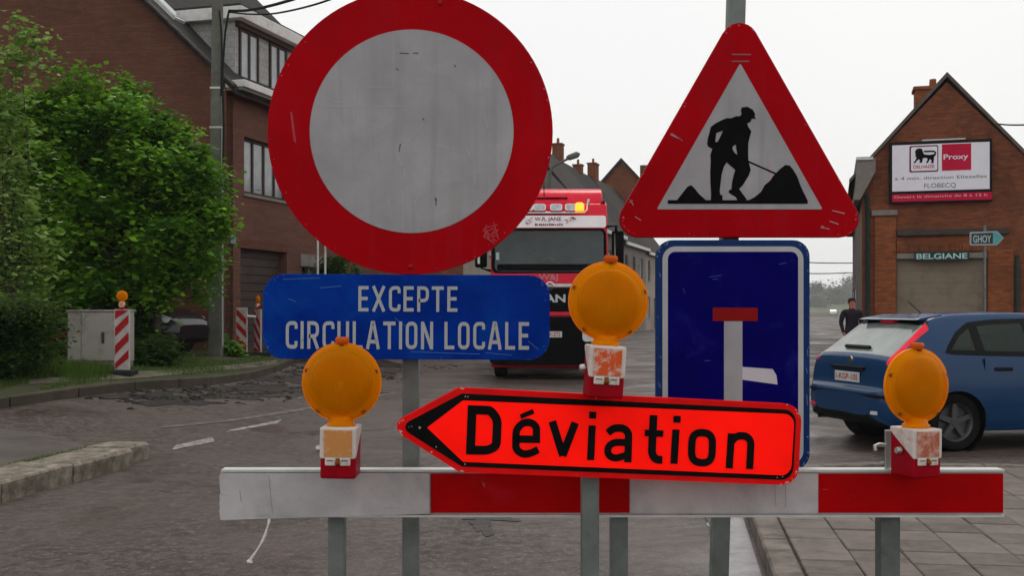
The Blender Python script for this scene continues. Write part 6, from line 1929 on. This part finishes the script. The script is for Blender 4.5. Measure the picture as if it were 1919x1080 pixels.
# dark clipped shrub at the left edge
YH = 15.6
hb_ = W(20, 700, YH); hb_.z = VZ(hb_.x, YH)
shrub = tag(empty('dark_shrub', loc=hb_), 'dark dense rounded shrub on the grass left of the cabinet', 'shrub')
ch_ = crown_px(hb_, [(10, 640, 85, 72), (-60, 640, 80, 80), (55, 620, 40, 45), (30, 590, 50, 25)], 230, rnd, 0.6, YH)
leaf_obj('foliage', leaves_mb(ch_, 130, 0.26, 0.055, rnd, zmin=0.0), M_LEAF_DARK, shrub)
branchy(shrub, 0.25, [Vector(c[0]) for c in ch_[::30]], 0.04, rnd)
# low dark undergrowth below the elder, and weeds by the wall
def bush(name, label, px, py, rx, ry, y, n, per, size, m_, spread=0.22):
    b = W(px, py, y); b.z = VZ(b.x, y) if b.x < -3 else H(b.x, y)
    e = tag(empty(name, loc=b), label, 'bush')
    c = crown_px(b, [(px, py - ry, rx, ry)], n, rnd, rx * y / FPX, y)
    leaf_obj('foliage', leaves_mb(c, per, spread, size, rnd, zmin=-0.02), m_, e)
    branchy(e, 0.1, [Vector(q[0]) for q in c[::max(1, n // 6)]], 0.02, rnd)
bush('low_bush', 'low dark undergrowth right of the cabinet below the elder', 285, 690, 50, 26, 18.9, 46, 70, 0.08, M_LEAF_DARK)
bush('weed_clump', 'green weeds at the foot of the concrete pole', 428, 668, 20, 17, 23.0, 14, 60, 0.09, M_LEAF)
bush('low_bush', 'dark undergrowth behind the utility cabinet', 190, 660, 120, 50, 20.6, 60, 90, 0.10, M_LEAF_DARK)
bush('street_shrub', 'dark shrub beside the doorway of the brown corner house', 640, 560, 38, 45, 27.0, 40, 80, 0.09, M_LEAF_DARK)
# hazy far trees at the end of the street
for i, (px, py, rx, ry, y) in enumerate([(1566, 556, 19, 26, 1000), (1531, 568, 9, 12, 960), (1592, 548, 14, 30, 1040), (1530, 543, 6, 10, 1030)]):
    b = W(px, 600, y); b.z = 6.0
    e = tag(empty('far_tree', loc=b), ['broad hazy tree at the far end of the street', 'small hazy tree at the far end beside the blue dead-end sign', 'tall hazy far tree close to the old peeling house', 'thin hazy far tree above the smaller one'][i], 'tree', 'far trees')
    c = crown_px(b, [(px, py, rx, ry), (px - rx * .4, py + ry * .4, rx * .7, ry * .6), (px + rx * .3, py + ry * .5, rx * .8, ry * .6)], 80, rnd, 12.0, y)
    leaf_obj('crown', leaves_mb(c, 45, 5.5, 2.2, rnd), M_LEAF_FAR_HAZED, e)
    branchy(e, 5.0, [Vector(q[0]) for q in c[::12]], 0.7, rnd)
vs_ = []
for j in range(17):
    for i in range(25):
        a_, b2_ = i / 24, j / 16
        vs_.append((140 + 330 * a_, 930 + 240 * b2_, -0.3 + 9.0 * math.sin(math.pi * a_) ** 0.7 * math.sin(math.pi * b2_) ** 0.7 * (1 + 0.1 * math.sin(9 * a_ + 5 * b2_))))
M_HILL = mat('far_meadow', (0.075, 0.10, 0.04), 0.95, var=0.25, scale=0.02)
tag(MB().add(vs_, [(j * 25 + i, j * 25 + i + 1, (j + 1) * 25 + i + 1, (j + 1) * 25 + i) for j in range(16) for i in range(24)]).build('hill', M_HILL, uv=False, smooth=180), kind='structure')
# grass on the verge
v, f, tone = [], [], []
def blades(px0, px1, py0, py1, n, h0, h1):
    for _ in range(n):
        p = G(rnd.gauss((px0 + px1) / 2, (px1 - px0) / 3.2), rnd.gauss((py0 + py1) / 2, (py1 - py0) / 3.2), 0.11)
        kx = min(kline, key=lambda q: abs(q.y - p.y) + 0.3 * abs(q.x - p.x)).x
        if p.x > kx - 0.15 or p.y > 26: continue
        if math.sin(3.1 * p.x + 1.3 * p.y) + math.sin(2.3 * p.y - 4.1 * p.x) + 0.8 * math.sin(9 * p.x) < rnd.uniform(-1.6, 0.6): continue
        p.z = VZ(p.x, p.y) - 0.01
        a = rnd.uniform(0, 6.283); h = rnd.uniform(h0, h1) * rnd.uniform(0.5, 1.3); w = rnd.uniform(0.005, 0.011)
        d = Vector((math.cos(a), math.sin(a), 0)); l_ = Vector((rnd.gauss(0, .55), rnd.gauss(0, .55), 1)).normalized() * h
        b = len(v)
        v.extend([tuple(p - d * w), tuple(p + d * w), tuple(p + l_)])
        f.append((b, b + 1, b + 2)); tone.append(min(1, max(0, rnd.gauss(0.4, 0.28))))
blades(-40, 130, 712, 732, 4500, .02, .07)
blades(60, 215, 682, 712, 8500, .05, .17)
blades(240, 470, 672, 702, 6000, .02, .10)
blades(130, 520, 690, 712, 2600, .02, .05)
blades(400, 530, 664, 686, 2200, .02, .07)
gob = leaf_obj('grass', (v, f, tone), M_GRASS, kind='stuff')
gob['label'] = 'short rough green grass and weeds on the left verge'
# weeds in the island joint
v, f, tone = [], [], []
for _ in range(900):
    s_ = rnd.choice([-0.2, 0.6, 1.1, 1.3, 1.9]) + rnd.gauss(0, 0.22)
    p = I0 + ID * s_ + IN * (0.52 + abs(rnd.gauss(0, 0.03)))
    h = rnd.uniform(.015, .06); a = rnd.uniform(0, 6.28)
    d = Vector((math.cos(a), math.sin(a), 0)) * 0.006
    b = len(v)
    v += [tuple(p - d + Vector((0, 0, .12))), tuple(p + d + Vector((0, 0, .12))), tuple(p + Vector((rnd.gauss(0, .02), rnd.gauss(0, .02), .13 + h)))]
    f.append((b, b + 1, b + 2)); tone.append(rnd.random())
gob = leaf_obj('joint_weeds', (v, f, tone), M_GRASS, kind='stuff')
gob['label'] = 'tiny weeds along the joint behind the island kerb'

# ------------------------------------------------------------------ mud and soil
M_MUD = mat('dark_mud', (0.014, 0.012, 0.010), 0.6, var=0.4, scale=6, bump=0.5, bscale=30)
def clod(mb, p, r_, rnd):
    n = 6
    ring0 = [p + Vector((math.cos(6.283 * k / n) * r_ * rnd.uniform(.7, 1.3), math.sin(6.283 * k / n) * r_ * rnd.uniform(.7, 1.3), -0.004)) for k in range(n)]
    ring1 = [p + (q - p) * rnd.uniform(.45, .75) + Vector((0, 0, r_ * rnd.uniform(.12, .4))) for q in ring0]
    mb.add(ring0 + ring1, [(k, (k + 1) % n, (k + 1) % n + n, k + n) for k in range(n)] + [tuple(range(n, 2 * n))])
mb = MB()
for (px, py, sx, sy, n) in ((330, 738, 70, 8, 130), (440, 740, 60, 7, 160), (480, 722, 60, 6, 150), (590, 700, 60, 8, 190), (700, 712, 30, 4, 40), (260, 748, 60, 6, 60), (830, 688, 18, 2, 40), (640, 690, 80, 5, 150), (240, 722, 20, 3, 14), (540, 745, 40, 4, 30)):
    for _ in range(n):
        p = G(rnd.gauss(px, sx), min(790, max(672, rnd.gauss(py, sy))), 0.0)
        clod(mb, p, abs(rnd.gauss(0, 0.035)) + 0.012, rnd)
o = mb.build('mud_clods', M_MUD, uv=False, tidy=False)
tag(o, 'dark mud clods strewn over the road by the left kerb', kind='stuff')
hp0 = G(640, 682, 0.0)
mb = MB()
nn_ = 40; rings = 9
vs_ = []
for j in range(rings):
    t = j / (rings - 1)
    for k in range(nn_):
        a = 6.283 * k / nn_
        rr2 = (1 - t) * (1 + 0.15 * math.sin(3 * a + 1) + 0.1 * math.sin(7 * a))
        x, y = hp0.x + 1.5 * rr2 * math.cos(a), hp0.y + 0.9 + 0.8 * rr2 * math.sin(a)
        vs_.append((x, y, H(x, y) - 0.03 + 0.34 * t ** 0.8 * (1 + 0.12 * rnd.gauss(0, 1))))
mb.add(vs_, [(j * nn_ + k, j * nn_ + (k + 1) % nn_, (j + 1) * nn_ + (k + 1) % nn_, (j + 1) * nn_ + k) for j in range(rings - 1) for k in range(nn_)])
tag(mb.build('soil_heap', mat('soil', (0.035, 0.029, 0.023), 0.9, var=0.45, scale=5, bump=0.8, bscale=18), uv=False), 'low dark heap of dug soil at the road edge before the doorway', 'soil heap')
# thin white site poles by the doorway
for px, py0, py1 in ((596, 448, 640), (610, 460, 640)):
    y = 25.6
    a, b = W(px, py1, y), W(px, py0, y)
    tag(MB().tube([(a.x, y, H(a.x, y) - 0.02), (b.x, y, b.z)], 0.025, 8).build('site_pole', M_FRAME_WHITE, smooth=40), '%s thin white site pole beside the doorway of the brown house' % ('taller' if px == 596 else 'shorter'), 'pole', 'white site poles')

# ------------------------------------------------------------------ person by the gable building
def person(px, y, height, label):
    base = W(px, 600, y); base.z = 0.0
    e = tag(empty('person', loc=base), label, 'person')
    s = height / 1.75
    J = {'pel': (0, 0, .95), 'chest': (0, .0, 1.28), 'neck': (0, 0, 1.48), 'head': (0, -.02, 1.60), 'crown': (0, -.01, 1.71),
         'shL': (.19, 0, 1.42), 'elL': (.25, .03, 1.14), 'wrL': (.22, -.08, .92), 'haL': (.20, -.10, .84),
         'shR': (-.19, 0, 1.42), 'elR': (-.26, .02, 1.14), 'wrR': (-.23, -.08, .92), 'haR': (-.21, -.10, .84),
         'hipL': (.10, 0, .90), 'knL': (.11, -.02, .50), 'anL': (.11, .02, .08), 'toL': (.13, -.14, .04),
         'hipR': (-.10, 0, .90), 'knR': (-.12, .01, .50), 'anR': (-.12, .04, .08), 'toR': (-.15, -.12, .04)}
    rad = {'pel': .15, 'chest': .165, 'neck': .065, 'head': .095, 'crown': .06, 'shL': .085, 'shR': .085, 'elL': .055, 'elR': .055, 'wrL': .038, 'wrR': .038, 'haL': .04, 'haR': .04,
           'hipL': .105, 'hipR': .105, 'knL': .07, 'knR': .07, 'anL': .048, 'anR': .048, 'toL': .035, 'toR': .035}
    ed = [('pel', 'chest'), ('chest', 'neck'), ('neck', 'head'), ('head', 'crown'), ('chest', 'shL'), ('shL', 'elL'), ('elL', 'wrL'), ('wrL', 'haL'), ('chest', 'shR'), ('shR', 'elR'), ('elR', 'wrR'), ('wrR', 'haR'),
          ('pel', 'hipL'), ('hipL', 'knL'), ('knL', 'anL'), ('anL', 'toL'), ('pel', 'hipR'), ('hipR', 'knR'), ('knR', 'anR'), ('anR', 'toR')]
    names = list(J)
    me = bpy.data.meshes.new('body')
    me.from_pydata([tuple(c * s for c in J[k]) for k in names], [(names.index(a), names.index(b)) for a, b in ed], [])
    o = bpy.data.objects.new('body', me)
    COL.objects.link(o)
    sk = o.modifiers.new('skin', 'SKIN')
    for i, k in enumerate(names):
        me.skin_vertices[0].data[i].radius = (rad[k] * s, rad[k] * s * (0.72 if k in ('pel', 'chest') else 1))
        me.skin_vertices[0].data[i].use_root = (k == 'pel')
    sub = o.modifiers.new('sub', 'SUBSURF'); sub.levels = 2; sub.render_levels = 2
    dg = bpy.context.evaluated_depsgraph_get()
    me2 = bpy.data.meshes.new_from_object(o.evaluated_get(dg))
    bpy.data.objects.remove(o)
    o = bpy.data.objects.new('body', me2)
    COL.objects.link(o)
    o.parent = e
    skin = mat('skin', (0.42, 0.16, 0.12), 0.55)
    jack = mat('dark_jacket', (0.020, 0.016, 0.024), 0.85, var=0.3, scale=8)
    trou = mat('dark_trousers', (0.015, 0.015, 0.020), 0.9)
    shoe = mat('shoe', (0.012, 0.011, 0.010), 0.6)
    me2.materials.clear()
    for m_ in (jack, skin, trou, shoe): me2.materials.append(m_)
    for p in me2.polygons:
        z = p.center.z / s
        xx = abs(p.center.x) / s
        p.material_index = 1 if z > 1.49 or (xx > .165 and z < .90 and z > .7) else (0 if z > .88 else (2 if z > .09 else 3))
        p.use_smooth = True
    # five fingers a hand
    for sd in (-1, 1):
        for q in range(5):
            bse = Vector((sd * (.205 + (q - 2) * .012), -.10, .82)) * s
            tip = bse + Vector((sd * -.01, -.02, -.05 - .01 * (2 - abs(q - 2)))) * s
            if q == 0: tip = bse + Vector((-sd * .035, -.02, -.01)) * s
            MB().tube([bse, bse.lerp(tip, .5) + Vector((0, -.004, 0)), tip], [.009, .008, .005], 6).build('finger', skin, e, smooth=60)
    hr = MB()
    hr.lathe([(0.0, .115), (.05, .108), (.085, .075), (.098, .02), (.092, -.03)], 16, (0, 0.005, 1.62))
    hr.v = [(x * s, (y * 1.08 + (0.02 if z < 1.66 else 0)) * s, z * s) for x, y, z in hr.v]
    hr.build('hair', mat('dark_hair', (0.018, 0.012, 0.010), 0.7), e, smooth=60)
    MB().obox(Vector((0, -.108, 1.605)) * s, (.011, 0, 0), (0, .016, 0), (0, .004, .022)).build('nose', skin, e, bevel=0.006)
    MB().obox(Vector((0, -.098, 1.565)) * s, (.024, 0, 0), (0, .006, 0), (0, 0, .005)).build('mouth', mat('lip', (0.25, 0.06, 0.06), 0.5), e)
    for sd in (-1, 1):
        MB().lathe([(0, -.008), (.009, -.005), (.009, .004)], 10, Vector((sd * .034, -.096, 1.632)) * s, 'y').build('eye', M_BLACK, e)
        MB().obox(Vector((sd * .098, 0, 1.61)) * s, (.009, 0, 0), (0, .018, 0), (0, 0, .03)).build('ear', skin, e, bevel=0.008)
    return e
person(1597, 27.0, 1.80, 'person in dark clothes standing by the old wall with arms hanging')

# ------------------------------------------------------------------ damp air: far things fade
hz = MB().box(-545, 545, -65, 1345, -1.5, 75).build('haze', mat('unused_haze_surface', (0.5, 0.5, 0.5)), uv=False)
hz['kind'] = 'stuff'
hm = bpy.data.materials.new('haze_air')
hm.use_nodes = True
hm.node_tree.nodes.clear()
ho = hm.node_tree.nodes.new('ShaderNodeOutputMaterial')
hv = hm.node_tree.nodes.new('ShaderNodeVolumePrincipled')
hv.inputs['Color'].default_value = (0.95, 0.96, 0.97, 1)
hv.inputs['Density'].default_value = 0.00032
hm.node_tree.links.new(hv.outputs['Volume'], ho.inputs['Volume'])
hz.data.materials.clear()
hz.data.materials.append(hm)
bpy.data.materials.remove(bpy.data.materials['unused_haze_surface'])
